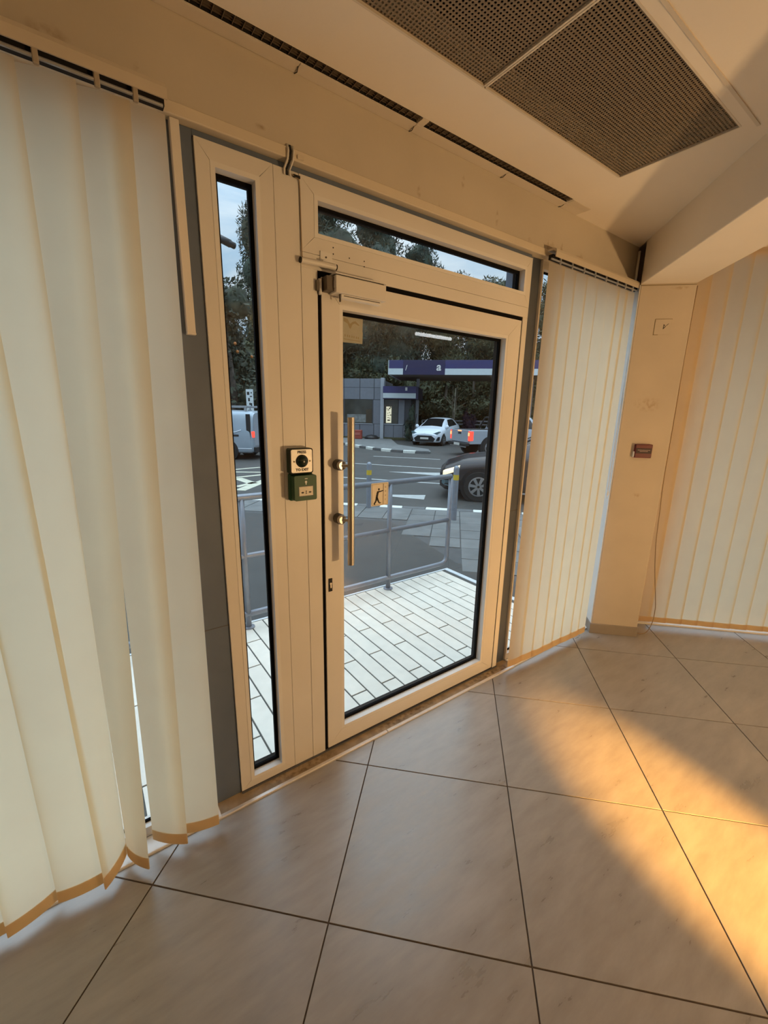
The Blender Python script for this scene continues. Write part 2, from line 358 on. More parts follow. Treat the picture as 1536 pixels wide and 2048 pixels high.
# ------------------------------------------------------------------ room shell
CZ, SZ = 2.528, 2.295
WY, FY, GY = 1.435, 1.455, 1.492
RX, BY, LX = 6.6, -5.4, -4.0
def clip(poly, n, c):
    out = []
    for i in range(len(poly)):
        a, b = poly[i], poly[(i+1) % len(poly)]
        da = n[0]*a[0]+n[1]*a[1]-c; db = n[0]*b[0]+n[1]*b[1]-c
        if da <= 0: out.append(a)
        if da*db < 0:
            t = da/(da-db); out.append((a[0]+(b[0]-a[0])*t, a[1]+(b[1]-a[1])*t))
    return out
ROOM = [(LX, 1.392), (3.1, 1.392), (4.53-1.392, 1.392), (RX, 4.53-RX), (RX, BY), (LX, BY)]
floor = obj('floor', MB().prism(ROOM, -.09, -.003, 'xy'), GROUT, label='beige tiled floor laid diagonally with brown grout lines', cat='floor', kind='structure')
def floor_tiles():
    h = .4245; g = .0024*S2
    me0 = None; d = h-g
    base = [(d, 0), (0, d), (-d, 0), (0, -d)]
    def tile_me(poly):
        mb = MB(); n = len(poly); cx = sum(p[0] for p in poly)/n; cy = sum(p[1] for p in poly)/n
        b = .0006
        ins = [(cx+(x-cx)*(1-b/max(.02, math.hypot(x-cx, y-cy))), cy+(y-cy)*(1-b/max(.02, math.hypot(x-cx, y-cy)))) for x, y in poly]
        mb.v = [(x, y, -.008) for x, y in poly]+[(x, y, -.0004) for x, y in poly]+[(x, y, 0) for x, y in ins]
        mb.f = [tuple(range(2*n, 3*n)), tuple(range(n-1, -1, -1))]+[(i, (i+1) % n, (i+1) % n+n, i+n) for i in range(n)]+[(i+n, (i+1) % n+n, (i+1) % n+2*n, i+2*n) for i in range(n)]
        return mb.mesh('floor_tile', TILE)
    for n in range(-5, 14):
        for m_ in range(-1, 10):
            if (n+m_) % 2 == 0: continue
            cx, cy = .0145+h*n, 1.285-h*m_
            if cy < -1.8 or cx < -1.4 or cx > 5.0: continue
            poly = [(cx+a, cy+b) for a, b in base]
            whole = all(y <= 1.392 and x+y <= 4.52 for x, y in poly)
            if whole:
                if me0 is None: me0 = tile_me(base)
                place('floor_tile', me0, (cx, cy, 0), floor)
            else:
                poly = clip(poly, (0, 1), 1.392); poly = clip(poly, (1, 1), 4.52) if poly else poly
                if len(poly) >= 3:
                    area = abs(sum(poly[i][0]*poly[(i+1) % len(poly)][1]-poly[(i+1) % len(poly)][0]*poly[i][1] for i in range(len(poly))))/2
                    if area > 2e-4: place('floor_tile', tile_me([(x-cx, y-cy) for x, y in poly]), (cx, cy, 0), floor)
floor_tiles()
# plain tiled remainder of the room, behind the camera
obj('floor_tile_field', MB().prism([(LX, -1.8), (5.0, -1.8), (RX, -2.0), (RX, BY), (LX, BY)], -.008, -.0005, 'xy'), TILE, floor)

# ceiling with the recesses for grille slot and panels
def ceiling():
    mb = MB()
    sx0, sx1, sy0, sy1 = -3.2, 2.052, 1.350, 1.3875
    px0, px1, py0, py1 = -1.42, 2.030, .705, 1.130
    t = .10
    def plate(x0, x1, y0, y1): mb.box(x0, x1, y0, y1, CZ, CZ+t)
    plate(LX, 3.6, sy1, 1.60); plate(LX, sx0, sy0, sy1); plate(sx1, 3.6, sy0, sy1)
    plate(LX, 3.6, py1, sy0); plate(LX, px0, py0, py1); plate(px1, 3.6, py0, py1)
    plate(LX, RX, BY, py0); plate(3.6, RX, py0, 1.6)
    c = obj('ceiling', mb, CEIL, label='tan painted ceiling with grille slot and perforated panel recess', cat='ceiling', kind='structure')
    obj('plenum_box', MB().box(LX, RX, BY, 1.60, CZ+.22, CZ+.24).box(LX, RX, 1.58, 1.60, CZ+.10, CZ+.22).box(LX, RX, BY, BY+.02, CZ+.10, CZ+.22).box(LX, LX+.02, BY, 1.6, CZ+.10, CZ+.22).box(RX-.02, RX, BY, 1.6, CZ+.10, CZ+.22), DARK, c)
    # groove of the removable strip beside the panels
    obj('ceiling_groove', MB().box(-1.4, 2.066, .662, .672, CZ-.0035, CZ+.002), CEILTRIM, c)
    return c
ceil_ = ceiling()
for i, (x0, x1) in enumerate(((-1.41, -.555), (-.545, .310), (.320, 1.166), (1.176, 2.028))):
    if i < 1: continue
    lab = ['', 'perforated brown metal ceiling panel out at the upper left', 'perforated brown metal ceiling panel cut off by the top edge', 'perforated brown metal ceiling panel nearest the diagonal beam, seen whole'][i]
    t = thing('perforated_ceiling_panel', ((x0+x1)/2, .917, CZ), lab, 'ceiling panel', 'perforated ceiling panels')
    obj('sheet', MB().box(x0+.002, x1-.002, .708, 1.127, CZ+.006, CZ+.0075), PERF, t)
    fr = MB()
    fr.box(x0, x1, .705, .711, CZ-.001, CZ+.014); fr.box(x0, x1, 1.124, 1.130, CZ-.001, CZ+.014); fr.box(x0-.004, x0+.002, .711, 1.124, CZ-.001, CZ+.014); fr.box(x1-.002, x1+.004, .711, 1.124, CZ-.001, CZ+.014)
    obj('edge_frame', fr, CEILTRIM, t)
def slot_grille(x0, x1, label):
    t = thing('linear_air_grille', ((x0+x1)/2, 1.37, CZ), label, 'air grille', 'ceiling air grilles')
    bar = MB().box(-.0009, .0009, -.0165, .0165, -.010, -.004).mesh('cross_bar', ALU_D)
    n = int((x1-x0)/.0265)
    for i in range(1, n): place('cross_bar', bar, (x0+(x1-x0)*i/n, 1.3695, CZ+.012), t)
    for k in range(3):
        obj('long_blade', MB().box(x0, x1, 1.3600+k*.009, 1.3608+k*.009, CZ+.004, CZ+.016), ALU_D, t)
    obj('slot_shade_liner', MB().box(x0, x1, 1.3866, 1.3873, CZ+.0008, CZ+.018).box(x0, x1, 1.3502, 1.3509, CZ+.0008, CZ+.018), DARK, t)  # dark sheets stand in for shade on the slot's inner walls
    obj('dark_backing', MB().box(x0, x1, 1.353, 1.386, CZ+.018, CZ+.020), DARK, t)
ALU_D = mat('dark_bronze_grille', (.15, .115, .080), .5, .2)
slot_grille(-.9, 1.108, 'long dark air grille slot running from the top edge to the divider')
slot_grille(1.140, 2.050, 'shorter dark air grille slot between divider and blank end plate')
t = thing('grille_trim_strip', (1.0, 1.41, CZ), 'cream trim strip between air grille and wall with bent tabs and end plate', 'trim strip')
xs = [-3.0, -.12, .665, 1.112, 1.62, 2.056, 2.210]
for a, b in zip(xs[:-1], xs[1:]): obj('strip', MB().box(a+.0008, b-.0008, 1.388, 1.434, CZ-.0025, CZ-.0002, .0008), CEILTRIM, t)
obj('end_plate', MB().box(2.058, 2.212, 1.352, 1.3875, CZ-.0022, CZ-.0002, .0008), CEILTRIM, t)
obj('slot_divider', MB().box(1.110, 1.139, 1.352, 1.3875, CZ-.0022, CZ+.018, .0008), CEILTRIM, t)
for x in xs[2:6]:
    obj('bent_tab', MB().tube([(x, 1.433, CZ-.004), (x+.003, 1.420, CZ-.006), (x-.002, 1.402, CZ-.004)], .0014, 5), INK, t)

# front wall above the glazing
wf = MB()
wf.box(LX, 2.98, WY, 1.60, SZ, CZ)
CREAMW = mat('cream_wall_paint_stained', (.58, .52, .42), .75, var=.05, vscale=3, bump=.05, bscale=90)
wall_front = obj('wall_front', wf, CREAMW, label='cream plaster wall band above the glass front with stains along its lower edge', cat='wall', kind='structure')
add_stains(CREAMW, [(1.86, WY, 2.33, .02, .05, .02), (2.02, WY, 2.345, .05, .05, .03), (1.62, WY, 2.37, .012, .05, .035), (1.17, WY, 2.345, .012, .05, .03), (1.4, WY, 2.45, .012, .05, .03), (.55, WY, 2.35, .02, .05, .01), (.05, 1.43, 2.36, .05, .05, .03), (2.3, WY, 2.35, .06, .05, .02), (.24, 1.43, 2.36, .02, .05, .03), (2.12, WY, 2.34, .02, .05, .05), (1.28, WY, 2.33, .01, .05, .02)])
obj('trim_1', MB().box(LX, 2.90, WY-.006, WY+.002, SZ-.001, SZ+.030, .002), CREAM, label='narrow cream lip along the bottom of the front wall band', cat='trim', kind='structure')
# column and beam (turned 45 degrees)
EU = Vector((1, -1, 0)).normalized(); EV = Vector((1, 1, 0)).normalized()
def uvbox(u0, u1, v0, v1, z0, z1, bev=0.0, mb=None):
    mb = mb or MB()
    M = Matrix(((EU.x, EV.x, 0, 0), (EU.y, EV.y, 0, 0), (0, 0, 1, 0), (0, 0, 0, 1)))
    return mb.box(u0, u1, v0, v1, z0, z1, bev, M)
UV = lambda u, v, z=0: EU*u+EV*v+Vector((0, 0, z))
cu0, cu1, cv0 = (2.836-1.355)/S2, (3.053-1.139)/S2, (2.836+1.355)/S2
add_stains(COLUMN, [(2.935, 1.255, 1.60, .09, .09, .05), (2.99, 1.2, 2.27, .06, .06, .012), (2.95, 1.24, 1.02, .03, .03, .02)], col=(.33, .20, .08), amount=.5)
column = obj('column', uvbox(cu0, cu1, cv0, cv0+.42, 0, CZ, .004), COLUMN, label='square tan painted column in the corner under the diagonal beam', cat='column', kind='structure')
obj('skirting_tile', uvbox(cu0-.010, cu1+.002, cv0-.010, cv0+.40, 0, .072, .002), SKIRT, column)
obj('daylit_side_strip', uvbox(cu0-.004, cu0+.001, cv0+.003, cv0+.30, .072, SZ-.003, .001), WHITE, column)  # white panel added over the column's daylit side to brighten it
obj('head_crack', uvbox(cu0+.002, cu1-.002, cv0-.0012, cv0+.001, SZ-.010, SZ-.0065), INKBR, column)
beam = obj('beam', uvbox(cu0, cu1, -5.2, cv0+.42, SZ, CZ+.02, .003), CEIL, label='boxed ceiling beam running out diagonally from the corner column', cat='beam', kind='structure')
obj('corner_pipe', MB().tube([(2.905, 1.418, SZ+.012), (2.905, 1.418, 2.50)], .014, 10), CEIL, label='short painted pipe in the corner between wall band and beam', cat='pipe', smooth=True)
# remaining walls
obj('wall_left', MB().box(LX-.1, LX, BY, 1.6, 0, CZ), ROOMW, label='plain tan side wall far to the left', cat='wall', kind='structure')
obj('wall_back', MB().box(LX, RX, BY-.1, BY, 0, CZ), ROOMW, label='plain tan wall at the back of the room', cat='wall', kind='structure')
obj('wall_side', MB().box(RX, RX+.1, BY, -1.9, 0, CZ), ROOMW, label='plain tan side wall far to the right', cat='wall', kind='structure')
RV = 4.60/S2
obj('wall_right', uvbox(cu1-.1, (RX-4.5+RX)/S2+.3, RV-.03, RV+.15, 2.62-.10, CZ+.05), CREAM, label='cream wall strip above the right hand blinds', cat='wall', kind='structure')

# ------------------------------------------------------------------ glazed front
def frame_ring(name, parent, m, ox0, ox1, oz0, oz1, ix0, ix1, iz0, iz1, y0, y1, sides='LRTB', nm=('stile', 'stile', 'head_rail', 'bottom_rail')):
    Q = {'L': [(ox0, oz0), (ix0, iz0), (ix0, iz1), (ox0, oz1)], 'R': [(ox1, oz1), (ix1, iz1), (ix1, iz0), (ox1, oz0)],
         'T': [(ox0, oz1), (ix0, iz1), (ix1, iz1), (ox1, oz1)], 'B': [(ox1, oz0), (ix1, iz0), (ix0, iz0), (ox0, oz0)]}
    g = .0004
    for s, n_ in zip('LRTB', nm):
        if s in sides:
            q = Q[s]; cx = sum(p[0] for p in q)/4; cz = sum(p[1] for p in q)/4
            q2 = [(x+(g if cx > x else -g), z+(g if cz > z else -g)) for x, z in q]
            obj(n_, MB().prism(q2, y0, y1), m, parent)
def ring(mb, ox0, ox1, oz0, oz1, w, y0, y1):
    mb.box(ox0, ox0+w, y0, y1, oz0, oz1); mb.box(ox1-w, ox1, y0, y1, oz0, oz1); mb.box(ox0+w, ox1-w, y0, y1, oz0, oz0+w); mb.box(ox0+w, ox1-w, y0, y1, oz1-w, oz1); return mb
def glazing(parent, x0, x1, z0, z1, gm, bead=.014, gasket=.012):
    """x0..z1 is the clear opening seen at the frame face"""
    obj('glazing_bead', ring(MB(), x0-bead, x1+bead, z0-bead, z1+bead, bead, FY-.001, GY-.004), FRAME2, parent)
    obj('gasket', ring(MB(), x0-.004, x1+.004, z0-.004, z1+.004, gasket+.005, GY-.005, GY+.004), BLACK, parent)
    obj('outer_bead', ring(MB(), x0-bead, x1+bead, z0-bead, z1+bead, bead+.006, GY+.004, GY+.03), BLACK, parent)
    mb = MB(); mb.v = [(x0-.01, GY, z0-.01), (x1+.01, GY, z0-.01), (x1+.01, GY, z1+.01), (x0-.01, GY, z1+.01)]; mb.f = [(0, 1, 2, 3)]
    return obj('glass_pane', mb, gm, parent)
# sidelight
w1 = thing('window_1', (.475, FY, 0), 'narrow full height sidelight left of the door in white aluminium', 'window', kind='structure')
frame_ring('frame', w1, FRAME, .362, .593, .012, 2.276, .402, .549, .044, 2.228, FY, FY+.05)
glazing(w1, .416, .535, .058, 2.214, GLASS)
# mullion and jamb
mull = obj('trim_2', MB().box(.5942, .6805, FY+.0005, FY+.05, .010, 2.276, .0012), FRAME, label='flat white aluminium mullion panel carrying the exit button', cat='mullion', kind='structure')
# door frame
df = thing('trim_3', (1.3, FY, 0), 'white aluminium door frame jambs and transom bar', 'door frame', kind='structure')
obj('jamb', MB().box(.6815, .7425, FY, FY+.05, .010, 2.003, .001), FRAME, df)
obj('jamb', MB().box(1.888, 1.925, FY, FY+.05, .006, 2.003, .001), FRAME, df)
obj('transom_bar', MB().box(.6815, 1.925, FY, FY+.05, 2.0032, 2.050, .001), FRAME, df)
obj('door_seal', MB().box(.740, 1.890, FY+.005, FY+.05, 1.983, 2.0035).box(.7405, .762, FY+.005, FY+.05, .006, 1.985).box(1.874, 1.8895, FY+.005, FY+.05, .006, 1.985), BLACK, df)
w2 = thing('window_2', (1.3, FY, 2.1), 'low wide transom light above the glass door', 'window', kind='structure')
frame_ring('frame', w2, FRAME, .6815, 1.925, 2.0505, 2.276, .734, 1.887, 2.103, 2.230, FY, FY+.05, nm=('stile', 'stile', 'head_rail', 'bottom_rail'))
glazing(w2, .748, 1.873, 2.117, 2.216, GLASS)
# door leaf
d1 = thing('door_1', (.757, FY, 0), 'white aluminium glass door with a long steel pull handle', 'door', kind='structure')
frame_ring('leaf', d1, FRAME, .7565, 1.877, .018, 1.984, .829, 1.785, .086, 1.904, FY-.002, FY+.048, nm=('hinge_stile', 'lock_stile', 'top_rail', 'bottom_rail'))
glazing(d1, .843, 1.771, .100, 1.890, GLASSD, bead=.0145)
# pull handle
HX, HYY = .838, 1.386
ph = obj('pull_handle', MB().tube([(HX, HYY, .918), (HX, HYY, 1.505)], .0140, 18), BRASS, d1, angle=40)
for z in (1.322, 1.104):
    obj('standoff', MB().lathe([(.0195, 0), (.0212, .003), (.0212, .030), (.0190, .033)], (.813, FY-.001, z), (0, -1, 0), 20), BRASSD, ph, angle=35)
    obj('standoff_cap', MB().lathe([(.0190, 0), (.0190, .010), (.0155, .0128)], (.813, FY-.034, z), (0, -1, 0), 20), BRASS, ph, angle=35)
    obj('handle_arm', MB().tube([(.813, 1.412, z), (.824, 1.402, z), (HX, HYY, z)], .0070, 10), BRASS, ph, angle=40)
lk = obj('lock_plate', MB().box(.768, .786, FY-.0045, FY-.0018, .790, .848, .0008), INK, d1)
obj('key_cylinder', MB().lathe([(.0048, 0), (.0048, .002)], (.778, FY-.0045, .825), (0, -1, 0), 14).box(.7755, .7808, FY-.0063, FY-.0045, .806, .824), BRASS, lk)
obj('outside_handle', MB().tube([(.838, GY+.075, .918), (.838, GY+.075, 1.505)], .0145, 14).tube([(.813, GY+.02, 1.322), (.838, GY+.075, 1.322)], .008, 8).tube([(.813, GY+.02, 1.104), (.838, GY+.075, 1.104)], .008, 8), BRASSD, d1, angle=40)
hg = MB().tube([(.7495, FY-.006, 1.925), (.7495, FY-.006, 1.975)], .0065, 10)
obj('hinge', hg, FRAME2, d1, angle=40)
# grey steel posts and lintel
obj('trim_4', MB().box(.266, .3605, FY+.008, FY+.16, 0, SZ-.001, .001), STEEL, label='grey steel post left of the sidelight, half behind the left blinds', cat='post', kind='structure')
obj('trim_5', MB().box(1.9265, 2.022, FY+.022, FY+.16, 0, SZ-.001, .001), STEEL, label='grey steel post right of the door', cat='post', kind='structure')
for nm, a, b, z in (('trim_4', .266, .3605, .755), ('trim_5', 1.9265, 2.022, .985)):
    yy = FY+(.0072 if nm == 'trim_4' else .0212)
    obj('plate_joint', MB().box(a, b, yy, yy+.0012, z, z+.003), STEELDK, bpy.data.objects[nm])
obj('trim_6', MB().box(.3605, 1.9265, FY+.008, FY+.16, 2.277, SZ-.001), STEEL, label='grey steel lintel strip above sidelight and door', cat='lintel', kind='structure')
# threshold
th = obj('trim_7', MB().box(.245, 2.03, 1.398, FY+.06, -.01, .0045, .001), THRESH, label='worn brown door threshold strip', cat='threshold', kind='structure')
for a, b in ((.245, 1.05), (1.053, 2.03)): obj('metal_edge', MB().box(a, b, 1.390, 1.4065, -.004, .0075, .002), THEDGE, th)
obj('sealant_line', MB().box(.362, 1.925, FY-.006, FY+.004, .003, .011), STEELDK, th)
add_stains(THRESH, [(1.85, 1.42, 0, .3, .05, .05), (.6, 1.43, 0, .25, .03, .05), (1.2, 1.43, 0, .3, .03, .05)], col=(.09, .05, .02), amount=.8)
# glazing behind the blinds
def bay(name, x0, x1, label, div=()):
    w = thing(name, ((x0+x1)/2, FY, 0), label, 'window', kind='structure')
    frame_ring('frame', w, FRAME, x0, x1, .010, SZ-.002, x0+.012, x1-.012, .050, SZ-.045, FY+.01, FY+.06, nm=('jamb', 'jamb', 'head', 'sill_rail'))
    obj('gasket', ring(MB(), x0+.010, x1-.010, .048, SZ-.043, .010, GY-.004, GY+.004), BLACK, w)
    mb = MB(); mb.v = [(x0+.02, GY, .045), (x1-.02, GY, .045), (x1-.02, GY, SZ-.04), (x0+.02, GY, SZ-.04)]; mb.f = [(0, 1, 2, 3)]
    obj('glass_pane', mb, GLASS, w)
    for x in div: obj('mullion', MB().box(x-.03, x+.03, FY+.011, FY+.07, .05, SZ-.045, .002), FRAME, w)
    obj('window_sill', MB().box(x0, x1, 1.394, FY+.01, -.004, .010, .002), WHITE, w)
    return w
bay('window_3', -1.45, .266, 'wide shop window hidden behind the left vertical blinds')
bay('window_4', 2.023, 2.93, 'shop window hidden behind the vertical blinds beside the column')
obj('wall_front_far', MB().box(LX, -1.45, FY, 1.62, 0, SZ), ROOMW, label='solid wall beyond the left window, out of view', cat='wall', kind='structure')
# right hand window (45 degrees)
w5 = thing('window_5', UV(2.2, RV), 'shop window hidden behind the diagonal right hand blinds', 'window', kind='structure')
U1 = (RX-(4.6-RX))/S2
for nm, a in (('sill_rail', (1.36, U1, RV, RV+.06, -.004, .045)), ('head_rail', (1.36, U1, RV, RV+.06, 2.50, CZ)), ('jamb', (1.36, 1.55, RV, RV+.06, .045, 2.50)), ('mullion', (3.3, 3.36, RV, RV+.06, .045, 2.5)), ('jamb', (U1-.06, U1, RV, RV+.06, .045, 2.5))):
    obj(nm, uvbox(*a), FRAME, w5)
mb = MB(); mb.v = [tuple(UV(1.5, RV+.03, .03)), tuple(UV(U1, RV+.03, .03)), tuple(UV(U1, RV+.03, 2.52)), tuple(UV(1.5, RV+.03, 2.52))]; mb.f = [(0, 1, 2, 3)]
obj('glass_pane', mb, GLASS, w5)
obj('baseboard_right', uvbox(1.37, U1, RV-.075, RV+.0, -.004, .010, .002), WHITE, label='white window sill strip along the floor under the right hand blinds', cat='sill', kind='structure')

# ------------------------------------------------------------------ vertical blinds
def slat(parent, tl, tr, bl, br, zt, zb, bulge=.006, sway=0.0, hem=.044, n=20, m=6):
    """ruled strip of fabric; tl,tr,bl,br are (x,y) of its edges at top and bottom"""
    def P(a, b):                              # a 0..1 down, b 0..1 across
        s = a
        L = Vector(tl).lerp(Vector(bl), s); R = Vector(tr).lerp(Vector(br), s)
        p = L.lerp(R, b); d = (R-L); nrm = Vector((d.y, -d.x)).normalized()
        p = p+nrm*(bulge*4*b*(1-b)+sway*math.sin(a*math.pi*1.3))
        return Vector((p.x, p.y, zt+(zb-zt)*a))
    def nrm(a, b):
        L = Vector(tl).lerp(Vector(bl), a); R = Vector(tr).lerp(Vector(br), a); d = R-L
        return Vector((d.y, -d.x, 0)).normalized()
    H = zt-zb
    mb = MB().grid([[P(i/n, j/m) for j in range(m+1)] for i in range(n+1)])
    o = obj('slat', mb, FABL, parent, smooth=True)
    a0 = 1-hem/H
    hb = MB()
    for s in (1, -1):
        hb.grid([[P(a0+(1-a0)*i/2, j/m)+nrm(1, j/m)*(.0016*s) for j in range(m+1)] for i in range(3)])
    obj('hem', hb, FABH, o, smooth=True)
    return o
def headrail_x(parent, x0, x1, yf, z):
    prof = [(-.004, -.040), (.0, -.040), (.004, .000), (-.002, .014), (-.012, .020), (-.040, .020), (-.040, .012), (-.010, .012)]
    poly = [(yf+.045+a*1.1, z+.030+b) for a, b in [(-.045, -.030), (-.041, -.030), (-.041, -.006), (-.030, .002), (0, .002), (0, .010), (-.034, .010), (-.043, .004), (-.046, -.006)]]
    obj('headrail', MB().prism(poly, x0, x1, 'yz'), RAILM, parent)
    obj('track', MB().box(x0+.004, x1-.004, yf+.016, yf+.040, z-.006, z+.016), DARK, parent)
    obj('control_rod', MB().tube([(x0-.02, yf+.006, z-.012), (x1-.01, yf+.006, z-.012)], .0042, 8), ALU, parent)
lb = thing('vertical_blind', (-.4, 1.38, 0), 'cream vertical blinds left of the door, slats twisted and hanging unevenly', 'blind', 'vertical blinds')
headrail_x(lb, -1.4, .284, 1.372, 2.288)
LS = [((.152, 1.404), (.279, 1.385), (.125, 1.388), (.2465, 1.350)),
      ((.075, 1.404), (.200, 1.382), (.036, 1.419), (.133, 1.332)),
      ((-.032, 1.402), (.092, 1.380), (-.040, 1.414), (.014, 1.322)),
      ((-.142, 1.402), (-.017, 1.380), (-.112, 1.330), (-.045, 1.424)),
      ((-.250, 1.402), (-.127, 1.380), (-.229, 1.362), (-.104, 1.352)),
      ((-.360, 1.402), (-.237, 1.380), (-.346, 1.340), (-.226, 1.384)),
      ((-.470, 1.402), (-.347, 1.380), (-.468, 1.372), (-.346, 1.362)),
      ((-.580, 1.402), (-.457, 1.380), (-.580, 1.365), (-.460, 1.375)),
      ((-.690, 1.402), (-.567, 1.380), (-.690, 1.375), (-.570, 1.355)),
      ((-.800, 1.402), (-.677, 1.380), (-.800, 1.365), (-.680, 1.375)),
      ((-.910, 1.402), (-.787, 1.380), (-.910, 1.375), (-.790, 1.355)),
      ((-1.02, 1.402), (-.897, 1.380), (-1.02, 1.375), (-.90, 1.355)),
      ((-1.13, 1.402), (-1.007, 1.380), (-1.13, 1.375), (-1.01, 1.355)),
      ((-1.24, 1.402), (-1.117, 1.380), (-1.24, 1.375), (-1.12, 1.355)),
      ((-1.35, 1.402), (-1.227, 1.380), (-1.35, 1.375), (-1.23, 1.355)),
      ((-1.46, 1.402), (-1.337, 1.380), (-1.46, 1.375), (-1.34, 1.355))]
for i, (tl, tr, bl, br) in enumerate(LS):
    slat(lb, tl, tr, bl, br, 2.262, .030+.004*math.sin(i*2.1), bulge=.007, sway=.004*math.sin(i*1.7))
for x in (.021, .134, .213, -.09, -.2, -.31): obj('carrier_clip', MB().box(x-.006, x+.006, 1.372, 1.384, 2.262, 2.300, .002), CLIP, lb)

rb = thing('vertical_blind', (2.4, 1.38, 0), 'narrow cream vertical blinds between the door post and the corner column', 'blind', 'vertical blinds')
headrail_x(rb, 1.985, 2.885, 1.372, 2.276)
tx = [2.038, 2.143, 2.254, 2.364, 2.479, 2.603, 2.700, 2.785]
bx = [(1.9455, 2.068), (2.050, 2.170), (2.160, 2.272), (2.258, 2.372), (2.356, 2.470), (2.455, 2.582), (2.566, 2.668), (2.655, 2.752)]
by = [(1.386, 1.379), (1.381, 1.373), (1.375, 1.368), (1.373, 1.366), (1.371, 1.364), (1.368, 1.361), (1.365, 1.358), (1.362, 1.355)]
for i, x in enumerate(tx):
    w = .0605 if i < 7 else .052
    slat(rb, (x-w-.006, 1.393), (x+w-.002, 1.385), (bx[i][0]-.002, by[i][0]), (bx[i][1]+.003, by[i][1]), 2.252, .030-.002*i*(.2), bulge=.004, sway=.002*math.sin(i*2))
    obj('carrier_clip', MB().box(x-.005, x+.005, 1.372, 1.382, 2.250, 2.280, .002), ALU, rb)
cord = MB().tube([(2.86, 1.375, 2.26), (2.835, 1.372, 1.5), (2.822, 1.37, 1.02), (2.826, 1.368, .985), (2.832, 1.37, 1.02), (2.842, 1.372, 1.5), (2.868, 1.376, 2.26)], .0013, 6)
obj('pull_cord', cord, CABLEW, rb)
obj('cord_weight', MB().lathe([(.003, 0), (.006, .012), (.006, .03), (.003, .036)], (2.812, 1.362, 1.045), (0, 0, -1), 10), WHITE, rb, angle=40)

db = thing('vertical_blind', UV(2.2, 4.45/S2), 'cream vertical blinds on the diagonal wall right of the column', 'blind', 'vertical blinds')
# edges along the wall measured from the corner
us = [(3.166-1.283)/S2, (3.227-1.223)/S2, (3.287-1.163)/S2]
u = (3.287-1.163)/S2
step = .1065
starts = [u-step*2, u-step]+[u+step*i for i in range(22)]
for i, s in enumerate(starts):
    v0 = 4.447/S2
    a = UV(s-.003, v0+.0035); b = UV(s+.1175, v0-.0035)
    slat(db, (a.x, a.y), (b.x, b.y), (a.x, a.y), (b.x, b.y), 2.526, .040-.001*math.sin(i*1.3), bulge=.003, hem=.040, n=10)
obj('headrail', uvbox(starts[0]-.03, starts[-1]+.2, v0+.016, v0+.050, 2.475, 2.52, .004), RAILM, db)

# ------------------------------------------------------------------ fittings on the glass front
tr_ = thing('cable_trunking', (.318, FY, 1.74), 'white plastic trunking bar ending part way down the grey post', 'trunking')
obj('trunking_body', MB().box(.300, .3245, FY-.012, FY+.008, 1.747, 2.294, .0015), TRUNK, tr_)
obj('end_cap', MB().box(.2993, .3252, FY-.0128, FY+.0078, 1.744, 1.750, .001), TRUNK, tr_)

# exit button
eb = thing('exit_button', (.647, FY, 1.345), 'square press to exit button with black dome on steel plate', 'button')
obj('back_box', MB().box(.603, .692, FY-.034, FY, 1.302, 1.393, .004), DGREEN, eb)
def rrect(x0, x1, z0, z1, r, n=5):
    P = []
    for cx, cz, a0 in ((x1-r, z1-r, 0), (x0+r, z1-r, 90), (x0+r, z0+r, 180), (x1-r, z0+r, 270)):
        for k in range(n+1):
            a = math.radians(a0+90*k/n); P.append((cx+r*math.cos(a), cz+r*math.sin(a)))
    return P
obj('face_rim', MB().prism(rrect(.6025, .6925, 1.3015, 1.3935, .008), FY-.0365, FY-.033), INK, eb)
obj('face_plate', MB().prism(rrect(.6065, .6885, 1.3055, 1.3895, .006), FY-.0378, FY-.0355), PLATE, eb)
bt = obj('push_dome', MB().lathe([(.0215, 0), (.0215, .004), (.0185, .010), (.012, .015), (.004, .0168)], (.648, FY-.0375, 1.3475), (0, -1, 0), 24), BTNBLK, eb, smooth=True)
obj('dome_bezel', MB().lathe([(.0232, 0), (.0232, .003), (.021, .0045)], (.648, FY-.0375, 1.3475), (0, -1, 0), 24), INK, eb)
for x in (.617, .679): obj('screw', MB().lathe([(.0032, 0), (.003, .0012)], (x, FY-.0378, 1.3465), (0, -1, 0), 10), INKBR, eb)
text_mesh('PRESS', .0135, wall_matrix(.648, FY-.0383, 1.3795), INK, 'lettering_press', eb, bold=.0004)
text_mesh('TO EXIT', .0135, wall_matrix(.648, FY-.0383, 1.3155), INK, 'lettering_to_exit', eb, bold=.0004)
# emergency door release
er = thing('emergency_door_release', (.652, FY, 1.21), 'green break glass door release box below the exit button', 'call point')
hs = MB()
fr_, bk = FY-.052, FY
hs.v = [(.606, bk, 1.200), (.698, bk, 1.200), (.698, bk, 1.300), (.606, bk, 1.300), (.613, fr_, 1.203), (.700, fr_, 1.203), (.700, fr_, 1.293), (.613, fr_, 1.293)]
hs.f = [(4, 5, 6, 7), (0, 4, 7, 3), (1, 2, 6, 5), (3, 7, 6, 2), (0, 1, 5, 4), (0, 3, 2, 1)]
eh = obj('housing', MB().box(.605, .699, FY-.020, FY, 1.199, 1.300, .004), GREEN, er)
obj('cover', MB().prism(rrect(.610, .698, 1.203, 1.296, .006), FY-.052, FY-.019), GREEN, er)
obj('window_label', MB().box(.627, .682, FY-.0535, FY-.0515, 1.221, 1.255, .0006), SIGNM, er)
obj('window_recess', MB().box(.6245, .6845, FY-.0525, FY-.0515, 1.2185, 1.2575), DGREEN, er)
def arrow(x, z, s, m, parent):
    obj('arrow_mark', MB().prism([(x-s*.006, z), (x, z+.004), (x, z+.0018), (x+s*.005, z+.0018), (x+s*.005, z-.0018), (x, z-.0018), (x, z-.004)], FY-.0541, FY-.0534), m, parent)
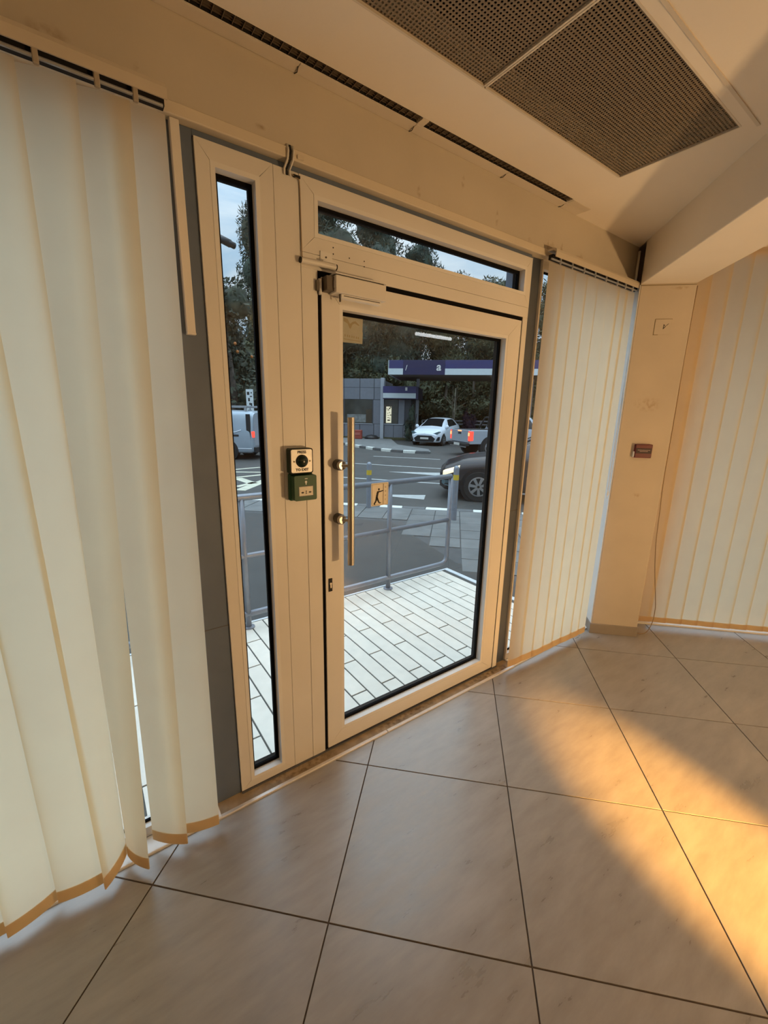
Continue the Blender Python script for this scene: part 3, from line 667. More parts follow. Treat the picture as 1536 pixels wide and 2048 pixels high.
arrow(.640, 1.2335, -1, INK, er); arrow(.670, 1.2335, 1, INK, er)
obj('press_mark', MB().box(.6515, .6575, FY-.0541, FY-.0534, 1.2375, 1.2390).box(.6515, .6575, FY-.0541, FY-.0534, 1.2285, 1.2300).box(.6537, .6553, FY-.0541, FY-.0534, 1.230, 1.2375), INK, er)
obj('key_mark', MB().lathe([(.0045, 0), (.0045, .0006)], (.655, FY-.0522, 1.272), (0, -1, 0), 14).box(.653, .657, FY-.0529, FY-.0522, 1.262, 1.270), WHITE, er)
obj('seal_clip', MB().box(.650, .661, FY-.0545, FY-.051, 1.283, 1.286, .0005), WHITE, er)

# push sign on the glass
GF = GY-.0006
ps = thing('push_sign', (1.046, GF, 1.115), 'square push sticker with black figure pushing a door, on the glass', 'sign')
obj('sticker', MB().prism(rrect(1.003, 1.095, 1.121, 1.223, .003), GF-.0010, GF), SIGNM, ps)
obj('border', MB().box(1.007, 1.091, GF-.0014, GF-.0009, 1.2175, 1.2186).box(1.007, 1.091, GF-.0014, GF-.0009, 1.1245, 1.1256).box(1.007, 1.0081, GF-.0014, GF-.0009, 1.1256, 1.2175).box(1.0899, 1.091, GF-.0014, GF-.0009, 1.1256, 1.2175), INKBR, ps)
obj('door_line', MB().box(1.0665, 1.0685, GF-.0016, GF-.0009, 1.1256, 1.2175), INK, ps)
def limb(pts, w, nm='figure_limb'):
    mb = MB()
    for (a, b), (ra, rb_) in zip(zip(pts[:-1], pts[1:]), zip(w[:-1], w[1:])):
        a = Vector(a); b = Vector(b); d = (b-a).normalized(); nn = Vector((-d.y, d.x))
        mb.prism([tuple(a+nn*ra), tuple(a-nn*ra), tuple(b-nn*rb_), tuple(b+nn*rb_)], GF-.0016, GF-.0009)
    return mb
fig = limb([(1.0395, 1.186), (1.035, 1.172), (1.0325, 1.158)], [.0050, .0055, .0052])
for L_ in (limb([(1.0325, 1.160), (1.028, 1.142), (1.018, 1.130)], [.0045, .0038, .0026]), limb([(1.018, 1.130), (1.0245, 1.1285)], [.0022, .0016]), limb([(1.033, 1.160), (1.041, 1.142), (1.047, 1.132)], [.0045, .0036, .0026]), limb([(1.047, 1.132), (1.056, 1.134)], [.0022, .0014]), limb([(1.0405, 1.184), (1.052, 1.1845), (1.0665, 1.1875)], [.0034, .0024, .0018])):
    fig.add(L_.v, L_.f)
hd = [(1.0435+.0042*math.cos(a*math.pi/6), 1.1945+.0055*math.sin(a*math.pi/6)) for a in range(12)]
fig.prism(hd, GF-.0016, GF-.0009)
obj('pushing_figure', fig, INK, ps)
for k, ch in enumerate('ΩΘΗΣ'):
    text_mesh(ch, .010, wall_matrix(1.0795, GF-.0012, 1.2015-k*.0185), INKBR, 'lettering', ps, ext=.0002)
# paper note
pn = thing('paper_notice', (.91, GF, 1.785), 'faded yellowish paper notice taped to the upper left of the door glass', 'notice')
obj('sheet', MB().prism([(.8465, 1.784), (.953, 1.786), (.955, 1.826), (.9535, 1.832), (.955, 1.8895), (.8465, 1.8895)], GF-.0006, GF), PAPER, pn)
obj('bird_print', MB().prism([(.868, 1.872), (.885, 1.870), (.896, 1.853), (.908, 1.862), (.921, 1.866), (.940, 1.852), (.934, 1.851), (.918, 1.857), (.907, 1.852), (.899, 1.836), (.894, 1.838), (.886, 1.853), (.868, 1.860)], GF-.0010, GF-.0005), mat('faded_print', (.33, .28, .17), .8), pn)
ln = MB()
for k, x in enumerate((.872, .883, .892, .903, .912, .923, .932)): ln.box(x, x+.0045, GF-.0010, GF-.0005, 1.806-.0006*k, 1.8135-.0006*k)
for k in range(12): ln.box(.868+k*.0062, .8725+k*.0062, GF-.0010, GF-.0005, 1.7955-.0002*k, 1.7985-.0002*k)
obj('printed_lines', ln, MATS['faded_print'], pn)
# door closer
dc = thing('door_closer', (.9, FY, 1.95), 'white slide arm door closer over the hinge side of the glass door', 'door closer')
obj('closer_body', MB().box(.786, 1.000, FY-.055, FY-.003, 1.930, 1.986, .002), FRAME, dc)
obj('cover_slot', MB().box(.790, .990, FY-.052, FY-.006, 1.9862, 1.9900), INK, dc)
obj('cover_lip', MB().box(.784, 1.000, FY-.057, FY-.003, 1.9890, 1.9925, .001), FRAME2, dc)
obj('slide_channel', MB().box(.812, .985, FY-.046, FY-.022, 1.9165, 1.9300, .0015), FRAME2, dc)
obj('channel_slit', MB().box(.822, .978, FY-.047, FY-.0455, 1.9235, 1.9255), INK, dc)
obj('slide_pin', MB().tube([(.812, FY-.036, 1.906), (.812, FY-.036, 1.936)], .0035, 8), BRASSD, dc)
obj('side_plate', MB().box(.758, .786, FY-.040, FY-.002, 1.935, 1.982, .001), BRASSD, dc)
obj('side_mark', MB().box(.7835, .7868, FY-.047, FY-.042, 1.945, 1.968), WHITE, dc)
obj('hinge_block', MB().box(.733, .744, FY-.012, FY-.001, 1.935, 1.970, .001), BRASSD, dc)
# contact tube with bracket and its cable
ct = thing('door_contact_tube', (.74, FY, 2.02), 'thin white sensor tube with bracket above the door closer', 'sensor')
obj('sensor_tube', MB().tube([(.676, FY-.012, 2.019), (.808, FY-.012, 2.021)], .0095, 12), FRAME, ct, angle=40)
obj('tube_cap', MB().lathe([(.0098, 0), (.0098, .004)], (.672, FY-.012, 2.019), (1, 0, 0), 12), INK, ct)
obj('tube_cap', MB().lathe([(.0098, 0), (.0098, .004)], (.808, FY-.012, 2.021), (1, 0, 0), 12), INK, ct)
obj('bracket', MB().box(.753, .800, FY-.004, FY, 2.028, 2.066, .001).box(.753, .800, FY-.026, FY-.003, 2.028, 2.0305), FRAME2, ct)
obj('bracket_screw', MB().lathe([(.0032, 0), (.003, .002)], (.775, FY-.004, 2.048), (0, -1, 0), 10), BRASSD, ct)
for x, z in ((.806, 2.086), (.806, 2.066), (.872, 2.066), (.936, 2.068), (.936, 2.050)): obj('drill_hole', MB().lathe([(.0024, 0), (.0024, .0004)], (x, FY-.0003, z), (0, -1, 0), 8), INK, ct)
cb = thing('cable_bundle', (.65, FY, 2.28), 'white cables looped from the wall over the lintel above the mullion', 'cable')
for k in range(3):
    x = .632+k*.009
    obj('cable', MB().tube([(x+.002, WY-.002, 2.330), (x+.001, WY-.012, 2.312), (x, WY-.008, 2.290), (x-.003, FY-.006, 2.272), (x-.001, FY-.003, 2.258)], .0032, 8), CABLEW if k != 1 else INK, cb, smooth=True)
obj('thin_cable', MB().tube([(.655, FY-.006, 2.262), (.680, FY-.004, 2.256), (.6825, FY-.003, 2.23), (.6835, FY-.003, 2.10), (.684, FY-.004, 2.035), (.686, FY-.008, 2.024)], .0018, 6), CABLE, cb, smooth=True)
obj('cable_clip', MB().box(.660, .684, FY-.007, FY, 2.258, 2.266, .001), INK, cb)
obj('wall_plug', MB().box(.664, .686, WY-.012, WY-.005, 2.300, 2.310, .001), CREAM, cb)

# column fittings
def colM(u_, z):          # local x along the column face, local y up, z out to the room
    p = UV(cu0+u_, cv0, z); return dir_matrix(p, EU, (0, 0, 1))
fa = thing('fire_alarm_call_point', UV(cu0+.152, cv0, 1.27), 'small red fire alarm call point on the tan column', 'call point')
M = colM(.152, 1.311)
obj('surround', MB().box(-.054, .052, -.047, .045, 0, .003, .001, M), mat('faded_pink_backing', (.62, .45, .40), .6), fa)
obj('body', MB().box(-.050, .050, -.043, .042, 0, .026, .003, M), RED, fa)
obj('label_band', MB().box(-.046, .046, -.015, .018, .0255, .0275, .001, M), REDD, fa)
obj('side_tab', MB().box(-.055, -.050, -.040, -.004, .002, .020, .001, M), WHITE, fa)
tx_ = MB()
for k in range(9): tx_.box(-.036+k*.0082, -.030+k*.0082, .004, .0085, .0274, .0280, 0, M)
for k in range(6): tx_.box(-.024+k*.0082, -.018+k*.0082, -.004, .0005, .0274, .0280, 0, M)
obj('printed_lines', tx_, mat('pale_print', (.40, .30, .28), .7), fa)
bp_ = thing('blank_wall_plate', UV(cu0+.155, cv0, 2.0), 'painted over blank switch plate with a tick mark on the tan column', 'wall plate')
M = colM(.155, 2.055)
obj('plate', MB().box(-.045, .045, -.043, .043, 0, .0035, .0015, M), COLUMN, bp_)
obj('plate_crack', MB().box(-.0475, -.0445, -.046, .044, 0, .0015, 0, M).box(-.046, .048, .042, .0455, 0, .0015, 0, M).box(-.046, -.020, -.046, -.043, 0, .0015, 0, M), INKBR, bp_)
def seg(a, b, w):
    a = Vector(a); b = Vector(b); d = (b-a).normalized(); nn = Vector((-d.y, d.x))*w
    return MB().prism([tuple(a+nn), tuple(a-nn), tuple(b-nn), tuple(b+nn)], .0034, .0042, 'xy', M)
mk = seg((.004, -.010), (.004, .014), .0016)
for s in (seg((.002, -.012), (.016, .004), .0016), seg((.004, .012), (.012, .006), .0014), seg((.018, .006), (.030, .018), .0014)): mk.add(s.v, s.f)
obj('pen_mark', mk, INK, bp_)
# hanging cable beside the column
cp = [(3.078, 1.146, 2.285), (3.085, 1.150, 2.10), (3.083, 1.150, 1.85), (3.088, 1.150, 1.62), (3.093, 1.150, 1.35), (3.096, 1.150, 1.10), (3.118, 1.150, .92), (3.128, 1.145, .72), (3.138, 1.140, .62), (3.146, 1.128, .50), (3.148, 1.112, .40), (3.165, 1.098, .28), (3.172, 1.090, .20), (3.165, 1.090, .10), (3.150, 1.105, .030), (3.125, 1.125, .006), (3.085, 1.165, .005), (3.066, 1.190, .020), (3.075, 1.200, .035)]
def smooth_path(p, k=4):
    p = [Vector(q) for q in p]; out = []
    for i in range(len(p)-1):
        p0, p1, p2, p3 = p[max(i-1, 0)], p[i], p[i+1], p[min(i+2, len(p)-1)]
        for j in range(k):
            t_ = j/k; out.append(.5*((2*p1)+(p2-p0)*t_+(2*p0-5*p1+4*p2-p3)*t_*t_+(3*p1-p0-3*p2+p3)*t_**3))
    out.append(p[-1]); return out
obj('hanging_cable', MB().tube(smooth_path(cp), .0026, 7), CABLE, label='thin brown cable hanging beside the column and curling on the floor', cat='cable', smooth=True)

# ------------------------------------------------------------------ lamps of the room and added fill lights (behind the camera)
def light(name, typ, loc, energy, color, parent, target=None, **kw):
    l = bpy.data.lights.new(name, typ); l.energy = energy; l.color = color
    for k, v in kw.items(): setattr(l, k, v)
    o = bpy.data.objects.new(name, l); COL.objects.link(o); o.location = loc
    if target is not None: o.rotation_euler = (Vector(target)-Vector(loc)).to_track_quat('-Z', 'Y').to_euler()
    if parent is not None: attach(o, parent)
    return o
def floor_lamp(x, y, z, target):
    t = thing('floor_lamp', (x, y, 0), 'low floor standing reading lamp behind the camera', 'lamp')
    obj('base', MB().lathe([(.14, 0), (.14, .012), (.03, .02)], (x, y, 0), (0, 0, 1), 24), BRASSD, t)
    d = (Vector(target)-Vector((x, y, z))).normalized()
    obj('pole', MB().tube([(x, y, .015), (x, y, z-.10), (x-d.x*.06, y-d.y*.06, z)], .011, 8), BRASSD, t, smooth=True)
    o = Vector((x, y, z))-d*.06
    obj('shade', MB().lathe([(.025, 0), (.045, .02), (.070, .10), (.068, .10), (.042, .025)], o, d, 20), BRASSD, t, smooth=True)
    light('lamp_light', 'SPOT', Vector((x, y, z))+d*.06, KEY_W, WARM, t, target, spot_size=math.radians(84), spot_blend=1.0, shadow_soft_size=.09)
    light('omni_fill_light', 'POINT', Vector((x, y, z))+d*.10, OMNI_W, WARM, t, shadow_soft_size=.10)  # extra point light added to brighten ceiling, beam and blinds
floor_lamp(2.50, -1.80, .72, (1.85, 1.38, 1.25))
SPX = Vector((.50, -4.4, 2.05)); SPT = Vector((1.69, .22, 0))
sp = thing('ceiling_spotlight', SPX, 'small ceiling spotlight behind the camera aimed at the floor', 'spotlight')
obj('spot_can', MB().lathe([(.05, -.14), (.05, .0), (.045, .0), (.03, -.04)], SPX, SPT-SPX, 18), TRIMK, sp, smooth=True)
obj('spot_stem', MB().tube([(SPX.x, SPX.y-.06, CZ), (SPX.x, SPX.y-.06, SPX.z+.06)], .008, 8), TRIMK, sp)
light('spot_light', 'SPOT', SPX+(SPT-SPX).normalized()*.03, POOL_W, AMBER, sp, SPT, spot_size=math.radians(8.6), spot_blend=1.0, shadow_soft_size=.02)
for k, (x, y) in enumerate(((-2.6, -2.2), (-.6, -4.2), (2.35, -2.05), (4.72, -.52))):  # unseen downlights added for warm ambient light in the room
    t = thing('fill_downlight', (x, y, CZ), ['added warm fill downlight above the left rear corner', 'added warm fill downlight by the back wall', 'added warm fill downlight behind the floor lamp', 'added warm fill downlight beyond the beam'][k], 'downlight', 'added fill downlights')
    obj('bezel', MB().lathe([(.11, 0), (.11, .006), (.09, .008)], (x, y, CZ), (0, 0, -1), 24), TRUNK, t)
    obj('diffuser', MB().lathe([(.088, 0), (.088, .009)], (x, y, CZ-.001), (0, 0, -1), 24), WARME, t)
    light('downlight_fill', 'POINT', (x, y, CZ-.16), DOWN_FILL_W, WARM, t, shadow_soft_size=.09)
tb = thing('tube_light', (3.3, -.73, 2.34), 'short white tube light on the far side of the beam', 'tube light')
obj('batten', MB().box(3.02, 3.60, -.765, -.695, 2.355, 2.40, .004).tube([(3.15, -.73, 2.40), (3.15, -.73, CZ)], .004, 6).tube([(3.45, -.73, 2.40), (3.45, -.73, CZ)], .004, 6), TRUNK, tb)
obj('tube', MB().tube([(3.05, -.73, 2.338), (3.57, -.73, 2.338)], .015, 12), TUBEE, tb, smooth=True)

# ------------------------------------------------------------------ outside: landing
ZL, ZS, ZR = -.02, -.18, -.28
landing = obj('landing', MB().box(-3.4, 2.885, 1.50, 2.885, -.40, ZL-.004), PLGROUT, label='raised entrance landing paved with cream plank tiles', cat='landing', kind='structure')
def landing_planks():
    w, Lh, g = .1027, .5775, .0044
    full = MB().box(-w/2+g, w/2-g, -Lh/2+g, Lh/2-g, -.010, 0, .0012).mesh('plank_tile', PLANK)
    cache = {}
    x_ = 1.108; k0 = int((1.108+1.15)/w)
    for i in range(-k0, 18):
        cx = x_+i*w
        if cx+w/2 > 2.86: continue
        j0 = 1.744 if i % 2 == 0 else 2.033
        ys = [1.505]+[y for y in (j0-Lh, j0, j0+Lh, j0+2*Lh) if 1.53 < y < 2.86]+[2.872]
        for a, b in zip(ys[:-1], ys[1:]):
            if abs((b-a)-Lh) < 1e-4: me = full
            else:
                key = round(b-a, 3)
                if key not in cache: cache[key] = MB().box(-w/2+g, w/2-g, -(b-a)/2+g, (b-a)/2-g, -.010, 0, .0012).mesh('plank_tile', PLANK)
                me = cache[key]
            place('plank_tile', me, (cx, (a+b)/2, ZL), landing)
landing_planks()
obj('edge_strip', MB().box(2.845, 2.895, 1.5, 2.895, ZL-.03, ZL+.004, .003), LEDGE, landing)
obj('edge_strip', MB().box(-3.4, 2.845, 2.874, 2.895, ZL-.03, ZL+.003, .002), LEDGE, landing)
dm = thing('door_stop', (2.03, 1.66, ZL), 'small grey concrete door stop block on the landing', 'door stop')
obj('block', MB().box(2.015, 2.085, 1.63, 1.70, ZL, ZL+.05, .006), KPANEL, dm)

# railing
rl = thing('railing', (1.5, 2.82, ZL), 'grey tubular railing along the far edge of the landing', 'railing')
RY = 2.815
def bend_path(pts, r, n=5):
    out = [Vector(pts[0])]
    for i in range(1, len(pts)-1):
        p = Vector(pts[i]); a = (Vector(pts[i-1])-p).normalized(); b = (Vector(pts[i+1])-p).normalized()
        for k in range(n+1):
            t_ = k/n; out.append((p+a*r)*(1-t_)**2+p*2*t_*(1-t_)+(p+b*r)*t_*t_)
    out.append(Vector(pts[-1])); return out
XE = 2.80
ztop, zmid, zbot = .945, .525, .085
obj('bent_frame', MB().tube(bend_path([(-1.3, RY, zbot), (XE, RY, zbot), (XE, RY, ztop+.0), ], .09), .0215, 12), GALV, rl, smooth=True)
obj('top_rail', MB().tube([(-1.3, RY, ztop), (XE, RY, ztop)], .0235, 12), GALV, rl, smooth=True)
obj('middle_rail', MB().tube([(-1.3, RY, zmid), (XE, RY, zmid)], .0195, 12), GALV, rl, smooth=True)
for x in (-.42, .834, 2.088): 
    o = obj('post', MB().tube([(x, RY, ZL), (x, RY, ztop)], .0205, 12), GALV, rl, smooth=True)
    obj('foot_plate', MB().lathe([(.042, 0), (.042, .008), (.026, .012)], (x, RY, ZL), (0, 0, 1), 16), GALV, o)

# ------------------------------------------------------------------ outside: street
def road_slab(u0, u1, v0, v1, z0, z1): return uvbox(u0, u1, v0, v1, z0, z1)
street = obj('road', road_slab(-70, 70, 7.60, 60, -.9, ZR), ASPH, label='grey asphalt road with white lane lines', cat='road', kind='structure')
yard = obj('pavement', MB().prism([tuple(UV(-30, 7.42).xy), tuple(UV(30, 7.42).xy), (26, -16), (4.9, 1.52), (-26, 1.52)], -.9, ZS-.012, 'xy'), PAVBASE, label='grey pavement between landing and road', cat='pavement', kind='structure')
# dark smooth asphalt patch in front of the landing
ap = [tuple(UV(-12, 6.55).xy), tuple(UV(-.95, 6.42).xy), tuple(UV(-.42, 5.6).xy), tuple(UV(.10, 4.72).xy), (3.55, 2.6), (3.4, 1.54), (-8, 1.54)]
obj('asphalt_patch', MB().prism(ap, ZS-.02, ZS-.003, 'xy'), ASPHD, yard)
def pavers():
    s = .42; g = .006
    me = MB().box(-s/2+g, s/2-g, -s/2+g, s/2-g, -.02, 0, .003).mesh('paving_slab', PAVER)
    for i in range(-14, 11):
        for j in range(7):
            uu, vv = -.05+i*s+(.0 if j % 2 else .0), 7.40-s/2-j*s
            if vv < 6.6 and uu < -.75: continue
            if vv < 5.9 and uu < -.25: continue
            if vv < 5.2 and uu < .15: continue
            p = UV(uu, vv)
            if p.y < 1.9: continue
            o = place('paving_slab', me, (p.x, p.y, ZS+random.uniform(-.003, .002)), yard, math.radians(-45)+random.uniform(-.008, .008))
pavers()
def kerb():
    k = thing('kerb', UV(0, 7.5, ZS), 'row of kerb stones painted white and black along the near pavement', 'kerb', kind='structure')
    a = MB().box(-.208, .208, -.08, .08, -.16, .002, .01)
    mw, mk_ = a.mesh('kerb_stone', KERBW), a.mesh('kerb_stone', KERBK)
    for i in range(-26, 24):
        p = UV(-.24+i*.425, 7.50); place('kerb_stone', mw if i % 2 == 0 else mk_, (p.x, p.y, ZS), k, math.radians(-45))
kerb()
def ground_line(name, pts, w, m, parent, z=ZR, w2=None):
    a, b = [Vector((p[0], p[1], 0)) for p in pts]; d = (b-a).normalized(); nn = Vector((-d.y, d.x, 0)); w2 = w if w2 is None else w2
    mb = MB().prism([tuple((a+nn*w/2).xy), tuple((a-nn*w/2).xy), tuple((b-nn*w2/2).xy), tuple((b+nn*w2/2).xy)], z-.004, z+.004, 'xy')
    return obj(name, mb, m, parent)
def ext(a, b, s, t_): a = Vector(a); b = Vector(b); return (a+(b-a)*s, a+(b-a)*t_)
ground_line('lane_line', ext((5.82, 10.04), (7.51, 7.87), -.35, 4), .11, LINEW, street)
ground_line('lane_line', ext((7.76, 12.60), (9.59, 10.03), -.6, 4), .11, LINEW, street)
ground_line('lane_line', ext((9.71, 14.29), (11.42, 12.14), 0, 1), .11, LINEW, street)
ground_line('lane_arrow_wedge', ((7.60, 10.32), (8.66, 9.14)), .02, LINEW, street, w2=.62)
ground_line('lane_arrow_wedge', ((5.15, 7.55), (5.95, 6.75)), .05, LINEW, street, w2=.5)
# yellow box junction left
for nm, a, b, w, m in (('box_line', (3.49, 12.9), (4.55, 13.1), .14, LINEY), ('box_line', (3.46, 12.5), (4.37, 11.9), .14, LINEY), ('box_line', (3.25, 11.4), (4.33, 11.6), .16, LINEY), ('box_line', (3.28, 11.25), (3.36, 10.25), .24, LINEY), ('box_line', (2.80, 9.50), (4.14, 10.95), .26, LINEY), ('box_line', (2.88, 10.0), (3.45, 10.4), .16, LINEY)):
    ground_line(nm, (a, b), w, m, street)
# far kerb island
fk = thing('far_kerb', UV(-3.5, 19.5, ZR), 'curved row of white and dark kerb stones before the filling station', 'kerb', kind='structure')
pts_ = smooth_path([tuple(UV(-14, 22.6)), tuple(UV(-8, 22.6)), tuple(UV(-5.97, 22.3)), tuple(UV(-4.93, 21.05)), tuple(UV(-3.26, 19.4)), tuple(UV(-1.92, 18.85)), tuple(UV(-1.0, 18.85))], 6)
acc = [0]
for a, b in zip(pts_[:-1], pts_[1:]): acc.append(acc[-1]+(b-a).length)
def on_path(s):
    for i in range(len(acc)-1):
        if acc[i+1] >= s: return pts_[i].lerp(pts_[i+1], (s-acc[i])/max(1e-6, acc[i+1]-acc[i]))
    return pts_[-1]
s_ = 0; i = 0
while s_ < acc[-1]-.6:
    a, b = on_path(s_), on_path(s_+.56); d = (b-a); ang = math.atan2(d.y, d.x); c_ = (a+b)/2
    place('kerb_stone', MB().box(-.28, .28, -.09, .09, -.02, .12, .015).mesh('far_kerb_stone', KERBW if i % 2 == 0 else KERBK), (c_.x, c_.y, ZR), fk, ang); s_ += .6; i += 1
isl = [tuple(p.xy) for p in pts_]+[tuple(UV(-1.2, 20.2).xy), tuple(UV(-3.0, 22.5).xy), tuple(UV(-4.0, 26.9).xy), tuple(UV(-14, 26.9).xy)]
obj('island_surface', MB().prism(isl, ZR-.02, ZR+.09, 'xy'), PAVER, fk)

# bollards
def bollard(u_, v_, label, h=.80):
    p = UV(u_, v_, ZS)
    t = thing('bollard', p, label, 'bollard', 'kerb side bollards')
    obj('post', MB().lathe([(.045, 0), (.045, h-.02), (.040, h+.005), (.025, h+.022), (.008, h+.028)], p, (0, 0, 1), 16), GALV, t, angle=30)
    obj('yellow_band', MB().lathe([(.0462, 0), (.0462, .085)], p+Vector((0, 0, h-.20)), (0, 0, 1), 16), YELL, t, angle=30)
bollard(.06, 6.75, 'grey bollard with yellow band behind the bent end of the railing', .86)
bollard(-1.47, 7.30, 'grey bollard with yellow band half hidden behind the push sign', .80)

# ------------------------------------------------------------------ outside: vehicles
class Loft:
    """half sections (y,z) at stations x, mirrored; x runs from nose to tail"""
    def __init__(s, st): s.x = [a[0] for a in st]; s.sec = [s.section(*a[1:]) for a in st]; s.n = len(st)
    @staticmethod
    def section(zb, zs, zt, wl, ws, wt): return [(0, zb), (wl*.88, zb), (wl, zb+.14), (ws, zs), (wt, zt-.045), (0, zt)]
    @staticmethod
    def cr(p0, p1, p2, p3, t): return .5*(2*p1+(p2-p0)*t+(2*p0-5*p1+4*p2-p3)*t*t+(3*p1-p0-3*p2+p3)*t**3)
    def at(s, a, t):
        a = min(max(a, 0), s.n-1-1e-6); i = int(a); f = a-i
        sec = []
        for k in range(6):
            q = [s.sec[min(max(i+d, 0), s.n-1)][k] for d in (-1, 0, 1, 2)]
            tens = .6
            y = s.cr(*[p[0] for p in q], f)*tens+(q[1][0]+(q[2][0]-q[1][0])*f)*(1-tens)
            z = s.cr(*[p[1] for p in q], f)*tens+(q[1][1]+(q[2][1]-q[1][1])*f)*(1-tens)
            sec.append((y, z))
        x = s.x[i]+(s.x[min(i+1, s.n-1)]-s.x[i])*f
        t = min(max(t, 0), 1)*5; j = min(int(t), 4); g = t-j
        q = [sec[min(max(j+d, 0), 5)] for d in (-1, 0, 1, 2)]
        if j == 4: q[3] = (-q[1][0], q[1][1])
        tens = .55
        y = s.cr(*[p[0] for p in q], g)*tens+(q[1][0]+(q[2][0]-q[1][0])*g)*(1-tens)
        z = s.cr(*[p[1] for p in q], g)*tens+(q[1][1]+(q[2][1]-q[1][1])*g)*(1-tens)
        return Vector((x, max(y, 0), z))
    def body(s, ns=44, nt=24):
        mb = MB()
        for sg in (1, -1):
            R = []
            for i in range(ns+1):
                row = [s.at((s.n-1)*i/ns, j/nt) for j in range(nt+1)]
                R.append([(p.x, p.y*sg, p.z) for p in (row if sg == 1 else row[::-1])])
            mb.grid(R)
        for i, rev in ((0, False), (ns, True)):
            row = [s.at((s.n-1)*i/ns, j/nt) for j in range(nt+1)]
            poly = [(p.x, p.y, p.z) for p in row]+[(p.x, -p.y, p.z) for p in row[::-1][1:-1]]
            mb.add(poly, [tuple(range(len(poly)))[::(1 if rev else -1)]])
        return mb
    def patch(s, c, sg=1, n=8, m=6, off=.008):
        """c: four (s,t) corners in order; sg side, 0 = both sides as one across the centre"""
        def bl(a, b):
            p = [(1-a)*(1-b), a*(1-b), a*b, (1-a)*b]
            return sum(p[k]*c[k][0] for k in range(4)), sum(p[k]*c[k][1] for k in range(4))
        def P(a, b, g):
            q = bl(a, b); p = s.at(*q); e = .02
            du = s.at(q[0]+e, q[1])-s.at(q[0]-e, q[1]); dt = s.at(q[0], min(1, q[1]+.01))-s.at(q[0], q[1]-.01)
            nn = du.cross(dt)
            if nn.length > 1e-9:
                nn.normalize()
                if nn.z < 0 and abs(nn.z) > .3: nn = -nn
                if abs(nn.z) <= .3 and nn.y < 0: nn = -nn
                p = p+nn*off
            return Vector((p.x, p.y*g, p.z))
        mb = MB()
        for g in ((1, -1) if sg == 0 else (sg,)):
            mb.grid([[P(i/n, j/m, g) for j in range(m+1)] for i in range(n+1)])
        return mb
def car_frame(pu, pv, hu, hv, z):
    """local -x is forward (nose at x=0 pointing to heading), local y to the left, world matrix"""
    h = (EU*hu+EV*hv).normalized(); left = Vector((-h.y, h.x, 0)); p = UV(pu, pv, z)
    xa = -h; ya = -left
    return Matrix(((xa.x, ya.x, 0, p.x), (xa.y, ya.y, 0, p.y), (0, 0, 1, p.z), (0, 0, 0, 1)))
def xf(mb, M): mb.v = [tuple(M @ Vector(v)) for v in mb.v]; return mb
def wheel(t, M, x, y, r, w, out, rim=RIM, spokes=5):
    """out = +1/-1: which local y faces outwards"""
    o = obj('wheel', xf(MB().lathe([(r*.62, 0), (r*.94, .0), (r, w*.18), (r, w*.82), (r*.94, w), (r*.62, w)], (x, y, r), (0, out, 0), 24), M), TYRE, t, angle=50)
    mb = MB().lathe([(r*.64, w*.96), (r*.64, w*1.03), (r*.57, w*1.045), (r*.56, w*1.012), (r*.1, w*1.012)], (x, y, r), (0, out, 0), 24)
    for k in range(spokes):
        a = k*2*math.pi/spokes+.3; d = Vector((math.cos(a), 0, math.sin(a))); nn = Vector((-d.z, 0, d.x))
        c0 = Vector((x, y+out*w*1.07, r)); pr_ = [c0+d*r*.08+nn*r*.07, c0+d*r*.08-nn*r*.07, c0+d*r*.58-nn*r*.10, c0+d*r*.58+nn*r*.10]
        q = [p-Vector((0, out*w*.06, 0)) for p in pr_]
        mb.add(pr_+q, [(0, 1, 2, 3), (7, 6, 5, 4), (0, 4, 5, 1), (1, 5, 6, 2), (2, 6, 7, 3), (3, 7, 4, 0)])
    dk = MB().lathe([(r*.555, w*1.013), (r*.555, w*1.016)], (x, y, r), (0, out, 0), 24); obj('rim_recess', xf(dk, M), TRIMK, o)
    obj('rim', xf(mb, M), rim, o, angle=40)
    return o
def arch(t, M, x, y, r, out): return obj('wheel_arch', xf(MB().lathe([(r*1.16, -.18), (r*1.16, .012)], (x, y, r*1.0), (0, out, 0), 24), M), TRIMK, t)

